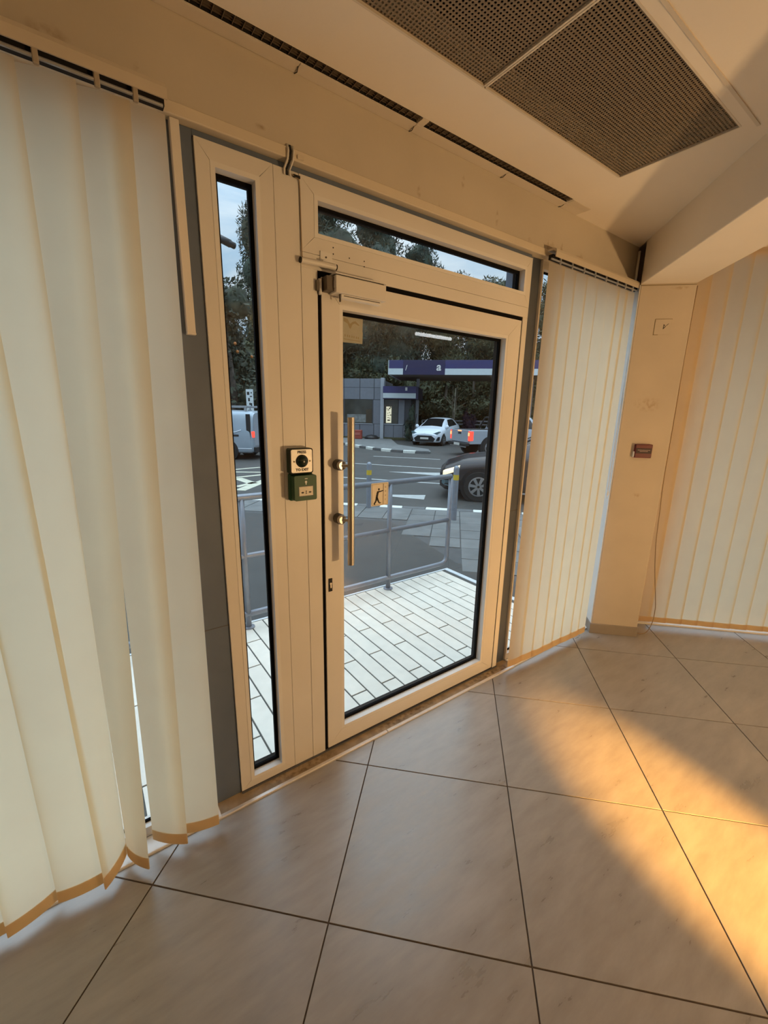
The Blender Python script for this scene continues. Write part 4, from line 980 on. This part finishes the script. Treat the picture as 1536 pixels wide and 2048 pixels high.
def hatchback():
    M = car_frame(-1.62, 23.25, -.30, -.955, ZR)
    t = thing('hatchback_car', M.translation, 'white hatchback parked facing the street at the filling station', 'car')
    L = Loft([(0, .24, .55, .66, .60, .62, .50), (.10, .20, .60, .78, .76, .78, .62), (.45, .18, .70, .93, .84, .85, .70), (.92, .18, .80, 1.03, .86, .865, .70),
              (1.35, .18, .90, 1.25, .86, .86, .60), (1.80, .18, .95, 1.46, .86, .855, .55), (2.5, .18, .97, 1.51, .86, .855, .56), (3.15, .20, 1.0, 1.47, .86, .85, .55), (3.62, .24, 1.0, 1.28, .84, .82, .52), (3.86, .30, .92, 1.06, .76, .74, .50), (3.94, .40, .80, .92, .68, .66, .44)])
    obj('body_shell', xf(L.body(), M), CARW, t, smooth=True)
    obj('windscreen', xf(L.patch([(3.1, .82), (4.95, .82), (4.95, 1), (3.15, 1)], 0, 10, 8), M), CARGL, t, smooth=True)
    for sg in (1, -1): obj('side_window', xf(L.patch([(4.35, .625), (6.9, .64), (6.5, .775), (5.15, .775)], sg, 10, 4), M), CARGL, t, smooth=True)
    gr = L.patch([(.0, .30), (.0, .62), (.95, .62), (.6, .3)], 0, 3, 3)
    obj('grille', xf(MB().prism([(-.52, .24), (.52, .24), (.62, .40), (.40, .56), (-.40, .56), (-.62, .40)], -.02, .10, 'yz'), M), TRIMK, t)
    obj('number_plate', xf(MB().box(-.03, -.018, -.24, .24, .36, .46, .004), M), NPLATE, t)
    obj('badge', xf(MB().lathe([(.05, 0), (.05, .02)], (.03, 0, .63), (-1, 0, 0), 14), M), RIM, t)
    for sg in (1, -1):
        obj('headlamp', xf(MB().prism([(sg*.40, .60), (sg*.72, .64), (sg*.82, .76), (sg*.78, .79), (sg*.44, .67)], .05, .32, 'yz'), M), HLAMP, t)
        obj('bumper_vent', xf(MB().prism([(sg*.66, .30), (sg*.80, .30), (sg*.82, .50), (sg*.76, .50)], .0, .22, 'yz'), M), TRIMK, t)
        obj('door_mirror', xf(MB().lathe([(.02, 0), (.10, .03), (.11, .08), (.05, .13)], (1.15, sg*.90, 1.02), (-1, 0, 0), 10), M), CARW, t, smooth=True)
        for x in (.72, 3.22):
            arch(t, M, x, sg*.858, .31, sg); wheel(t, M, x, sg*.692, .31, .19, sg)
hatchback()

def pickup():
    # anchored at its right rear wheel
    h = Vector((.89, .45)).normalized(); right = Vector((h.y, -h.x))
    xr, yr = 4.15, .72
    nose = Vector((1.42, 18.6))+h*xr-right*yr
    M = car_frame(nose.x, nose.y, h.x, h.y, ZR)      # local y = right-hand side
    t = thing('pickup_truck', M.translation, 'silver pickup truck with lit tail lamps turning into the filling station', 'pickup truck')
    L = Loft([(0, .45, .75, .92, .70, .72, .55), (.15, .40, .85, 1.02, .86, .88, .70), (.9, .38, .98, 1.14, .90, .90, .74), (1.35, .38, 1.02, 1.18, .90, .90, .74), (1.75, .38, 1.05, 1.45, .90, .89, .66), (2.15, .38, 1.08, 1.74, .90, .88, .62), (2.9, .38, 1.10, 1.80, .90, .88, .62), (3.30, .38, 1.10, 1.74, .90, .88, .62), (3.42, .40, 1.08, 1.20, .90, .88, .66)])
    obj('cab', xf(L.body(36, 20), M), CARS, t, smooth=True)
    for sg in (1, -1): obj('side_window', xf(L.patch([(4.35, .625), (6.9, .63), (6.75, .775), (5.1, .775)], sg, 8, 4), M), CARGL, t, smooth=True)
    obj('rear_window', xf(MB().prism([(-.66, 1.18), (.66, 1.18), (.58, 1.66), (-.58, 1.66)], 3.30, 3.44, 'yz'), M), CARGL, t)
    bed = MB().box(3.40, 5.10, .80, .90, .52, 1.10, .02).box(3.40, 5.10, -.90, -.80, .52, 1.10, .02).box(3.40, 5.10, -.80, .80, .52, .62)
    obj('load_bed', xf(bed, M), CARS, t)
    tg = obj('tailgate', xf(MB().box(5.06, 5.14, -.78, .78, .58, 1.10, .02), M), CARS, t)
    obj('tailgate_handle', xf(MB().box(5.138, 5.15, -.14, .14, .92, 1.0, .004), M), TRIMK, tg)
    obj('brake_light', xf(MB().box(5.138, 5.152, -.16, .16, 1.03, 1.075, .003), M), LAMPO, tg)
    obj('bed_cover', xf(MB().box(3.42, 5.06, -.80, .80, 1.08, 1.105, .004), M), TRIMK, t)
    for sg in (1, -1):
        tl = obj('tail_lamp', xf(MB().box(4.96, 5.145, sg*.83-.075, sg*.83+.085, .66, 1.06, .02), M), LAMPR, t)
        obj('indicator', xf(MB().box(5.144, 5.155, sg*.83-.06, sg*.83+.06, .86, 1.0, .004), M), LAMPO, tl)
        for x in (.95, 4.15):
            arch(t, M, x, sg*.896, .40, sg); wheel(t, M, x, sg*.695, .39, .23, sg)
    obj('rear_bumper', xf(MB().box(5.10, 5.26, -.86, .86, .44, .56, .02), M), TRIMK, t)
    obj('number_plate', xf(MB().box(5.26, 5.268, -.26, .26, .44, .55, .002), M), NPLATE, t)
    obj('tow_bar', xf(MB().tube([(5.2, -.7, .40), (5.2, .7, .40)], .03, 8), M), RIM, t)
    obj('sports_bar', xf(MB().tube(bend_path([(3.75, -.80, 1.10), (3.55, -.66, 1.62), (3.55, .66, 1.62), (3.75, .80, 1.10)], .12), .035, 8), M), TRIMK, t, smooth=True)
pickup()

def dark_sedan():
    M = car_frame(-.24, 9.68, -1, .04, ZR)
    # heading to the left; local y points to the car's right, so its left side (local -y) faces the pavement
    t = thing('sedan_car', M.translation, 'dark brown sedan with lit headlamps passing close by on the road', 'car')
    L = Loft([(0, .25, .56, .64, .58, .62, .50), (.12, .20, .60, .76, .76, .79, .62), (.5, .18, .70, .90, .84, .86, .70), (1.25, .18, .80, 1.0, .87, .87, .70),
              (1.7, .18, .90, 1.22, .87, .86, .60), (2.2, .18, .93, 1.42, .87, .86, .55), (2.9, .18, .95, 1.46, .87, .86, .55), (3.5, .20, .97, 1.38, .87, .86, .55), (4.0, .24, .97, 1.12, .86, .84, .62), (4.45, .30, .90, 1.0, .80, .78, .60), (4.6, .42, .80, .90, .70, .68, .50)])
    obj('body_shell', xf(L.body(52, 26), M), CARD, t, smooth=True)
    obj('windscreen', xf(L.patch([(3.1, .82), (4.95, .82), (4.95, 1), (3.15, 1)], 0, 10, 8), M), CARGL, t, smooth=True)
    for sg in (1, -1):
        obj('side_window', xf(L.patch([(4.35, .625), (7.6, .64), (6.9, .775), (5.15, .775)], sg, 10, 4), M), CARGL, t, smooth=True)
        hl = obj('headlamp', xf(L.patch([(.62, .53), (1.75, .58), (1.8, .67), (.66, .64)], sg, 6, 4, .010), M), LAMPH, t, smooth=True)
        obj('fog_lamp_recess', xf(L.patch([(.45, .36), (1.25, .36), (1.2, .46), (.5, .46)], sg, 4, 3, .010), M), HLAMP, t, smooth=True)
        for x in (.82, 3.5):
            arch(t, M, x, sg*.868, .325, sg); wheel(t, M, x, sg*.695, .32, .20, sg, spokes=7)
        obj('door_mirror', xf(MB().lathe([(.02, 0), (.09, .03), (.10, .08), (.05, .13)], (1.6, sg*.92, 1.0), (-1, 0, 0), 10), M), CARD, t, smooth=True)
        obj('sill_strip', xf(MB().box(1.25, 3.1, sg*.865-.006, sg*.865+.006, .20, .235, .002), M), RIM, t)
    obj('grille', xf(MB().box(-.015, .08, -.42, .42, .36, .52, .01), M), TRIMK, t)
dark_sedan()

def van():
    M = car_frame(-11.78, 14.95, -1, -.02, ZR)
    t = thing('delivery_van', M.translation, 'silver blue van with roof rack and lit tail lamp driving off to the left', 'van')
    L = Loft([(0, .30, .80, .95, .70, .74, .55), (.12, .24, .92, 1.08, .84, .86, .70), (.75, .22, 1.0, 1.22, .88, .89, .74), (1.25, .22, 1.05, 1.62, .89, .88, .72), (1.7, .22, 1.08, 1.72, .89, .88, .72), (3.2, .22, 1.08, 1.75, .89, .88, .72), (4.55, .24, 1.08, 1.73, .89, .88, .72), (4.66, .28, 1.05, 1.66, .86, .84, .70)])
    obj('body_shell', xf(L.body(40, 24), M), CARV, t, smooth=True)
    for sg in (1, -1):
        obj('cab_window', xf(L.patch([(2.6, .625), (4.2, .63), (4.2, .77), (3.1, .77)], sg, 6, 4), M), CARGL, t, smooth=True)
        obj('side_panel_crease', xf(MB().tube([(2.2, sg*.895, .98), (4.0, sg*.895, .98), (4.25, sg*.89, 1.06)], .016, 6), M), CARW, t, smooth=True)
        obj('side_moulding', xf(MB().box(2.1, 4.15, sg*.895-.012, sg*.895+.012, .83, .90, .004), M), TRIMK, t)
        obj('rear_pillar_trim', xf(MB().box(4.44, 4.60, sg*.862-.020, sg*.862+.022, .62, 1.62, .01), M), TRIMK, t)
        obj('tail_lamp', xf(MB().box(4.50, 4.685, sg*.80-.06, sg*.80+.09, .80, 1.02, .015), M), LAMPR, t)
        obj('sill_line', xf(MB().box(4.1, 4.62, sg*.885-.01, sg*.885+.01, .40, .425, .003), M), CARW, t)
        for x in (.85, 3.72):
            arch(t, M, x, sg*.888, .33, sg); wheel(t, M, x, sg*.70, .33, .21, sg)
    obj('rear_bumper', xf(MB().box(4.60, 4.74, -.80, .80, .26, .46, .02), M), TRIMK, t)
    obj('number_plate', xf(MB().box(4.735, 4.745, -.26, .26, .46, .57, .002), M), NPLATE, t)
    obj('rear_door', xf(MB().box(4.655, 4.672, -.70, .70, .50, 1.60, .01), M), CARS, t)
    rk = MB()
    for sg in (1, -1): rk.box(1.5, 4.4, sg*.62-.02, sg*.62+.02, 1.86, 1.91)
    for x in (1.6, 2.3, 3.0, 3.7, 4.35): rk.box(x-.02, x+.02, -.62, .62, 1.83, 1.87).box(x-.02, x+.02, .58, .66, 1.70, 1.86).box(x-.02, x+.02, -.66, -.58, 1.70, 1.86)
    rk.box(1.5, 4.4, .30, .34, 1.87, 1.90).box(1.5, 4.4, -.34, -.30, 1.87, 1.90)
    obj('roof_rack', xf(rk, M), ALU, t)
van()

# ------------------------------------------------------------------ outside: filling station
def store():
    t = thing('station_shop', UV(-5.9, 27.3, ZR), 'grey clad filling station shop with tall light pylon at its corner', 'building')
    V0 = 27.3
    obj('wall', uvbox(-13.5, -4.76, V0+.03, V0+5, ZR, 3.50), KJOINT, t)
    for i, (a, b) in enumerate(((-9.4, -8.3), (-8.3, -7.2), (-7.2, -6.15), (-6.15, -5.22), (-5.22, -4.78))):
        for z0, z1 in ((2.98, 3.52), (2.25, 2.96)):
            obj('cladding_panel', uvbox(a+.02, b-.02, V0, V0+.05, z0, z1, .006), KPANEL, t)
        obj('cladding_panel', uvbox(a+.02, b-.02, V0, V0+.05, ZR+.06, .70, .006), KPANEL, t)
    obj('cladding_panel', uvbox(-5.26, -4.78, V0, V0+.05, .72, 2.22, .006), KPANEL, t)
    for a, b in ((-9.4, -7.2), (-7.2, -5.30)):
        w = obj('shop_window', uvbox(a+.04, b-.04, V0+.01, V0+.04, .74, 2.22), KGLASS, t)
        obj('window_ledge', uvbox(a, b, V0-.04, V0+.02, .69, .735, .004), PYLON, w)
    obj('counter_display', uvbox(-7.0, -5.75, V0+.0, V0+.012, .80, 1.30), mat('pale_window_display', (.20, .21, .20), .6, var=.3, vscale=6), t)
    obj('dark_doorway', uvbox(-5.74, -5.36, V0-.004, V0+.012, .78, 1.62), mat('brown_window_display', (.055, .04, .022), .6), t)
    obj('pylon', uvbox(-4.78, -4.56, V0-.16, V0+.3, ZR, 3.56, .01), PYLON, t)
    obj('plinth', uvbox(-9.4, -2.6, V0-.10, V0+.3, ZR, ZR+.16, .01), mat('mossy_plinth', (.085, .08, .04), .9, var=.2, vscale=5), t)
    k = thing('station_kiosk', UV(-3.7, 27.3, ZR), 'kiosk with purple and white fascia and a backlit poster in its window', 'kiosk')
    obj('wall', uvbox(-4.56, -2.84, V0+.06, V0+3, ZR, 2.3), KJOINT, k)
    for a, b in ((-4.54, -3.92), (-3.92, -3.30), (-3.30, -2.84)): obj('cladding_panel', uvbox(a+.01, b-.01, V0, V0+.07, ZR+.16, .68, .006), KPANEL, k)
    obj('cladding_panel', uvbox(-3.62, -3.24, V0, V0+.07, .72, 2.25, .006), KPANEL, k)
    w = obj('kiosk_window', uvbox(-4.52, -3.66, V0+.01, V0+.05, .76, 2.25), KGLASS, k)
    obj('window_ledge', uvbox(-4.54, -3.30, V0-.05, V0+.02, .69, .74, .004), PYLON, w)
    po = obj('backlit_poster', uvbox(-4.42, -4.08, V0-.006, V0+.012, .80, 1.82), POSTER, k)
    pr_ = MB()
    random.seed(3)
    for i in range(26):
        a = random.uniform(-4.40, -4.14); z = random.uniform(.9, 1.78); uvbox(a, a+random.uniform(.03, .10), V0-.010, V0-.005, z, z+random.uniform(.02, .05), 0, pr_)
    obj('poster_print', pr_, INK, po)
    f = obj('fascia', uvbox(-4.56, -2.35, V0-.55, V0+3, 2.28, 3.02, .01), PURPD, k)
    obj('fascia_band', uvbox(-4.55, -2.50, V0-.56, V0-.5, 2.64, 3.04), PURPLE, f)
    obj('white_stripe', uvbox(-4.55, -2.50, V0-.565, V0-.5, 2.33, 2.63), STRIPE, f)
    obj('emblem', uvbox(-3.16, -3.03, V0-.575, V0-.55, 2.78, 2.98, .004), WHITE, f)
    # canopy
    c = thing('station_canopy', UV(0, 25.5, ZR), 'wide filling station canopy with purple and white fascia', 'canopy')
    C0 = 25.0
    obj('canopy_roof', uvbox(-3.9, 16, C0+.06, C0+5.5, 3.62, 4.32), SOFFIT, c)
    for a, b in ((-3.97, -3.12), (-.74, 16.0)):
        obj('fascia_band', uvbox(a, b, C0, C0+.07, 3.92, 4.37, .004), PURPLE, c)
        obj('white_stripe', uvbox(a, b, C0-.01, C0+.07, 3.58, 3.915, .004), STRIPE, c)
    ce = obj('name_panel', uvbox(-3.12, -.74, C0-.005, C0+.07, 3.58, 4.37, .004), PURPD, c)
    text_mesh('a', .62, dir_matrix(UV(-1.10, C0-.012, 4.0), EU, (0, 0, 1)), WHITE, 'lettering', ce, shear=.1, ext=.004, bold=.012)
    text_mesh('/', .42, dir_matrix(UV(-2.93, C0-.012, 3.94), EU, (0, 0, 1)), WHITE, 'lettering', ce, ext=.004)
    obj('fascia_return', uvbox(-3.98, -3.92, C0, C0+5.5, 3.58, 4.37), STRIPE, c)
    for a, v_ in ((-2.55, 28.6), (4.6, 28.6), (11, 28.6)): obj('canopy_column', uvbox(a-.10, a+.10, v_-.10, v_+.10, ZR, 3.62, .01), PYLON, c)
    for a in (2.2, 7.5): obj('canopy_lamp', uvbox(a-.10, a+.10, C0+1.2, C0+1.6, 3.52, 3.62, .01), LAMPE, c)
    # pumps island items, barrier
    rbar = thing('barrier_block', UV(-6.2, 26.2, ZR+.09), 'red plastic barrier in front of the station shop', 'barrier')
    obj('barrier_body', uvbox(-6.55, -5.72, 25.9, 26.2, ZR+.09, .36, .03), REDBAR, rbar)
    obj('barrier_band', uvbox(-6.45, -5.82, 25.885, 25.9, .05, .20, .004), mat('faded_red_band', (.42, .12, .09), .6), rbar)
    rb_ = thing('barrier_block', UV(-5.35, 26.3, ZR+.09), 'low dark rubber bump at the foot of the shop wall', 'bump')
    obj('bump_body', xf(MB().lathe([(.48, 0), (.44, .12), (.30, .22), (.08, .26)], (0, 0, 0), (0, 0, 1), 16), Matrix.Translation(UV(-5.2, 26.55, ZR+.08))), TRIMK, rb_, smooth=True)
    rb_.name = 'rubber_bump'
    # white pipe railing behind the cars
    r = thing('pipe_railing', UV(0, 30, ZR), 'white pipe railing behind the parked cars', 'railing')
    for z in (.96, .74): obj('pipe_rail', MB().tube([UV(-2.3, 30, z), UV(14, 30, z)], .05, 8), PYLON, r, smooth=True)
    for k_ in range(9): obj('pipe_post', MB().tube([UV(-2.3+k_*2, 30, ZR), UV(-2.3+k_*2, 30, .96)], .045, 8), PYLON, r, smooth=True)
store()
def street_lamp():
    p = UV(-8.35, 13.2, ZR)
    t = thing('street_lamp', p, 'dark street lamp head showing against the sky in the sidelight', 'street lamp')
    obj('pole', MB().tube([p, p+Vector((0, 0, 6.2)), p+EU*.35+Vector((0, 0, 6.75)), p+EU*.95+Vector((0, 0, 6.80))], .06, 10, r2=.035), GALV, t, smooth=True)
    a = UV(-7.55, 13.2, 6.62); b = UV(-6.86, 13.2, 6.28)
    obj('lamp_head', MB().tube([a, a.lerp(b, .25), a.lerp(b, .6), b], .09, 10).tube([a.lerp(b, .15), a.lerp(b, .8)], .11, 10), TRIMK, t, smooth=True)
street_lamp()
def road_sign():
    p = UV(-8.32, 16.55, ZR)
    t = thing('roadside_sign', p, 'white roadside sign with small black marks above the van roof', 'sign')
    obj('sign_post', MB().tube([p, p+Vector((0, 0, 1.9))], .035, 8), GALV, t)
    b0 = p+Vector((0, 0, 1.55))
    M = dir_matrix(b0, EU, (0, 0, 1))
    obj('sign_board', MB().box(-.15, .15, 0, 1.02, -.02, .02, .004, M), mat('white_sign_board', (.62, .66, .66), .5, var=.12, vscale=8), t)
    mk_ = MB()
    for (x, y, w, h) in ((-.10, .80, .10, .12), (-.06, .55, .07, .13), (-.02, .40, .06, .09), (.02, .72, .09, .04), (.06, .86, .05, .05), (-.10, .18, .16, .03), (.05, .30, .05, .18)): mk_.box(x, x+w, y, y+h, .020, .025, 0, M)
    obj('sign_marks', mk_, INK, t)
road_sign()

# ------------------------------------------------------------------ outside: trees
def leaf_cloud(clumps, n, size, seed, needle=False):
    rnd = random.Random(seed); mb = MB(); tot = sum(c[3]*c[4]*c[5] for c in clumps)
    for c in clumps:
        k = max(30, int(n*c[3]*c[4]*c[5]/tot))
        for _ in range(k):
            while True:
                d = Vector((rnd.gauss(0, 1), rnd.gauss(0, 1), rnd.gauss(0, 1)))
                if d.length > .1: break
            d.normalize(); r = rnd.uniform(.45, 1.0)**.6
            p = Vector((c[0]+d.x*c[3]*r, c[1]+d.y*c[4]*r, c[2]+d.z*c[5]*r))
            s = size*rnd.uniform(.6, 1.4)
            a = Vector((rnd.gauss(0, 1), rnd.gauss(0, 1), rnd.gauss(0, 1)+(.8 if needle else 0))).normalized(); b = a.cross(Vector((rnd.gauss(0, 1), rnd.gauss(0, 1), rnd.gauss(0, 1)))).normalized()
            w = .22 if needle else .5
            k0 = len(mb.v)
            mb.v += [tuple(p-a*s), tuple(p+b*s*w-a*s*.1), tuple(p+a*s), tuple(p-b*s*w-a*s*.1)]; mb.f.append((k0, k0+1, k0+2, k0+3))
    return mb
def core_blobs(clumps, f=.72, seed=0):
    mb = MB()
    for q, c in enumerate(clumps):
        n, m = 7, 10; R = []
        for i in range(n+1):
            a = math.pi*i/n; row = []
            for j in range(m+1):
                b = 2*math.pi*(j % m)/m; d = Vector((math.sin(a)*math.cos(b), math.sin(a)*math.sin(b), math.cos(a)))
                r = f*(1+.28*mnoise.noise(d*2.3+Vector((q*3.1+seed, 0, 0))))
                row.append((c[0]+d.x*c[3]*r, c[1]+d.y*c[4]*r, c[2]+d.z*c[5]*r))
            R.append(row)
        mb.grid(R)
    return mb
def tree(u_, v_, h, r, label, m, seed, kind='pine', z0=ZR, n=5200, size=.26, trunk=None, name='pine_tree', cat='tree', group='trees beyond the street', low=.35, core=.64):
    rnd = random.Random(seed); p = UV(u_, v_, z0)
    t = thing(name, p, label, cat, group)
    tr = trunk or .16+h*.012
    top = p+Vector((rnd.uniform(-.4, .4), rnd.uniform(-.4, .4), h*.8))
    tk = obj('trunk', MB().tube([p, p.lerp(top, .4)+Vector((rnd.uniform(-.2, .2), rnd.uniform(-.2, .2), 0)), top], tr, 8, r2=tr*.35), BARK, t, smooth=True)
    cl = []
    K = 9 if kind == 'pine' else 7
    for i in range(K):
        a = rnd.uniform(0, 2*math.pi); f = (i+.5)/K; z = h*(low+(1-low)*f*.93)
        rr = r*(1.0-.55*f) if kind == 'pine' else r*(.9 if f < .75 else .6)
        d = rr*rnd.uniform(.25, .65)
        cl.append((p.x+math.cos(a)*d, p.y+math.sin(a)*d, z0+z, rr*rnd.uniform(.6, .8), rr*rnd.uniform(.6, .8), max(.5, h*(1-low)/K*rnd.uniform(1.1, 1.5))))
    cl.append((p.x, p.y, z0+h*.95-.4, r*.34, r*.34, h*.06+.3))
    for c in cl[:6]: obj('branch', MB().tube([p.lerp(top, min(.9, max(.3, (c[2]-z0)/h*.9-.1))), Vector(c[:3])], .06, 6, r2=.025), BARK, tk)
    fo = obj('foliage', leaf_cloud(cl, n, size, seed, kind == 'pine'), m, t); fo['kind'] = 'stuff'
    if core: obj('inner_foliage', core_blobs(cl, core, seed), m, t, smooth=True)
    return t, cl
TR = [(-20.8, 36, 12.3, 3.4, 'tall dark pine at the left of the sidelight view', LEAF), (-16.9, 36.5, 17.6, 3.6, 'tallest dark pine, right of the street lamp', LEAF), (-11.2, 36.5, 22.0, 5.6, 'tall dark pine behind the shop seen in the transom left end', LEAF),
      (-7.4, 39, 19.2, 5.2, 'dark pine whose crown fills the left of the transom', LEAF), (-3.9, 39, 15.6, 4.0, 'shorter pine with its top in the middle of the transom', LEAF), (-.6, 40, 13.0, 3.8, 'olive green tree behind the white hatchback', LEAF2),
      (3.4, 39, 12.6, 4.2, 'olive green tree behind the pickup truck', LEAF2), (7.6, 40, 13.0, 4.4, 'olive green tree behind the right end of the canopy', LEAF2), (12.5, 40, 12.5, 4.6, 'dark tree far right beyond the canopy', LEAF), (-24.5, 38, 13, 4.5, 'dark pine farthest left beyond the street', LEAF), (18, 40, 12, 4.6, 'olive tree farthest right beyond the canopy', LEAF2), (2.0, 45, 12.6, 4.6, 'tall dark tree at the back between the olive trees', LEAF)]
for i, (a, b, h, r, lab, m) in enumerate(TR): tree(a, b, h, r, lab, m, 11+i, low=.12, n=15000, size=.19)
BU = [(-15.7, 33.0, 10.0, 2.6), (-12.2, 34.6, 5.0, 2.4), (-7.9, 34.6, 6.0, 2.4), (-4.2, 33.8, 5.6, 2.1), (-1.2, 33.8, 5.2, 2.1), (1.7, 33.8, 5.4, 2.1), (4.7, 33.8, 5.4, 2.1), (7.7, 33.8, 5.4, 2.1), (10.9, 33.8, 5.4, 2.2), (14.4, 33.8, 5.4, 2.4)]
BL = ['far left below the tall pine', 'left behind the shop roof', 'just behind the shop roof', 'behind the kiosk fascia', 'behind the white hatchback', 'between hatchback and pickup', 'behind the pickup cab', 'right of the pickup', 'second from the right end', 'at the right end']
for i, (a, b, h, r) in enumerate(BU): tree(a, b, h, r, 'dense olive bush '+BL[i], LEAF2, 50+i, kind='bush', low=.10, n=4200, size=.14, name='dense_bush', cat='bush', group='bushes beyond the station')
t, cl = tree(-10.75, 19.8, 7.3, 2.4, 'citrus tree with oranges beside the van in the sidelight', LEAF3, 91, kind='bush', low=.28, n=5200, size=.13, name='orange_tree', cat='tree', group=None, core=.62)
rnd = random.Random(5)
fm = MB().lathe([(.012, 0), (.055, .03), (.075, .08), (.055, .13), (.012, .155)], (0, 0, 0), (0, 0, 1), 10).mesh('orange_fruit', ORANGE, True)
for i in range(9):
    c = rnd.choice(cl); d = Vector((rnd.gauss(0, 1)+.4, rnd.gauss(0, 1)-1.2, rnd.gauss(0, 1)*.7)).normalized()
    place('orange_fruit', fm, (c[0]+d.x*c[3]*1.02, c[1]+d.y*c[4]*1.02, c[2]+d.z*c[5]*1.0), t)
tree(-2.75, 26.6, 2.1, .42, 'small dark cone shaped tree beside the kiosk', LEAF, 70, low=.12, n=900, size=.09, name='conifer_shrub', cat='shrub', group=None, trunk=.05)
tree(.80, 29.0, 1.75, .55, 'purple leaved shrub behind the pickup bed', LEAFP, 71, kind='bush', low=.3, n=900, size=.08, name='purple_shrub', cat='shrub', group=None, trunk=.05)
def bare_tree(u_, v_, label, seed):
    rnd = random.Random(seed); p = UV(u_, v_, ZR); t = thing('bare_tree', p, label, 'tree')
    for k in range(3):
        d = Vector((rnd.uniform(-.9, .9), rnd.uniform(-.9, .9), 3.2+rnd.uniform(0, .6)))
        tk = obj('stem', MB().tube([p, p+d*.4, p+d], .05, 6, r2=.012), BARKL, t, smooth=True)
        for q in range(4):
            f = rnd.uniform(.4, .9); e = Vector((rnd.uniform(-.7, .7), rnd.uniform(-.7, .7), rnd.uniform(.3, .8))); obj('twig', MB().tube([p+d*f, p+d*f+e], .018, 5, r2=.006), BARKL, tk)
bare_tree(-.15, 31.0, 'bare pale forked sapling behind the white railing', 4)
obj('hillside', MB().grid([[UV(a, 36+b*6, ZR+[0, .8, 3.0, 5.0, 6.0][b]+.6*mnoise.noise(Vector((a*.15, b, 0)))) for a in range(-60, 61, 6)] for b in range(5)]), GROUND, label='dark wooded bank rising behind the filling station', cat='hillside', kind='structure', smooth=True)
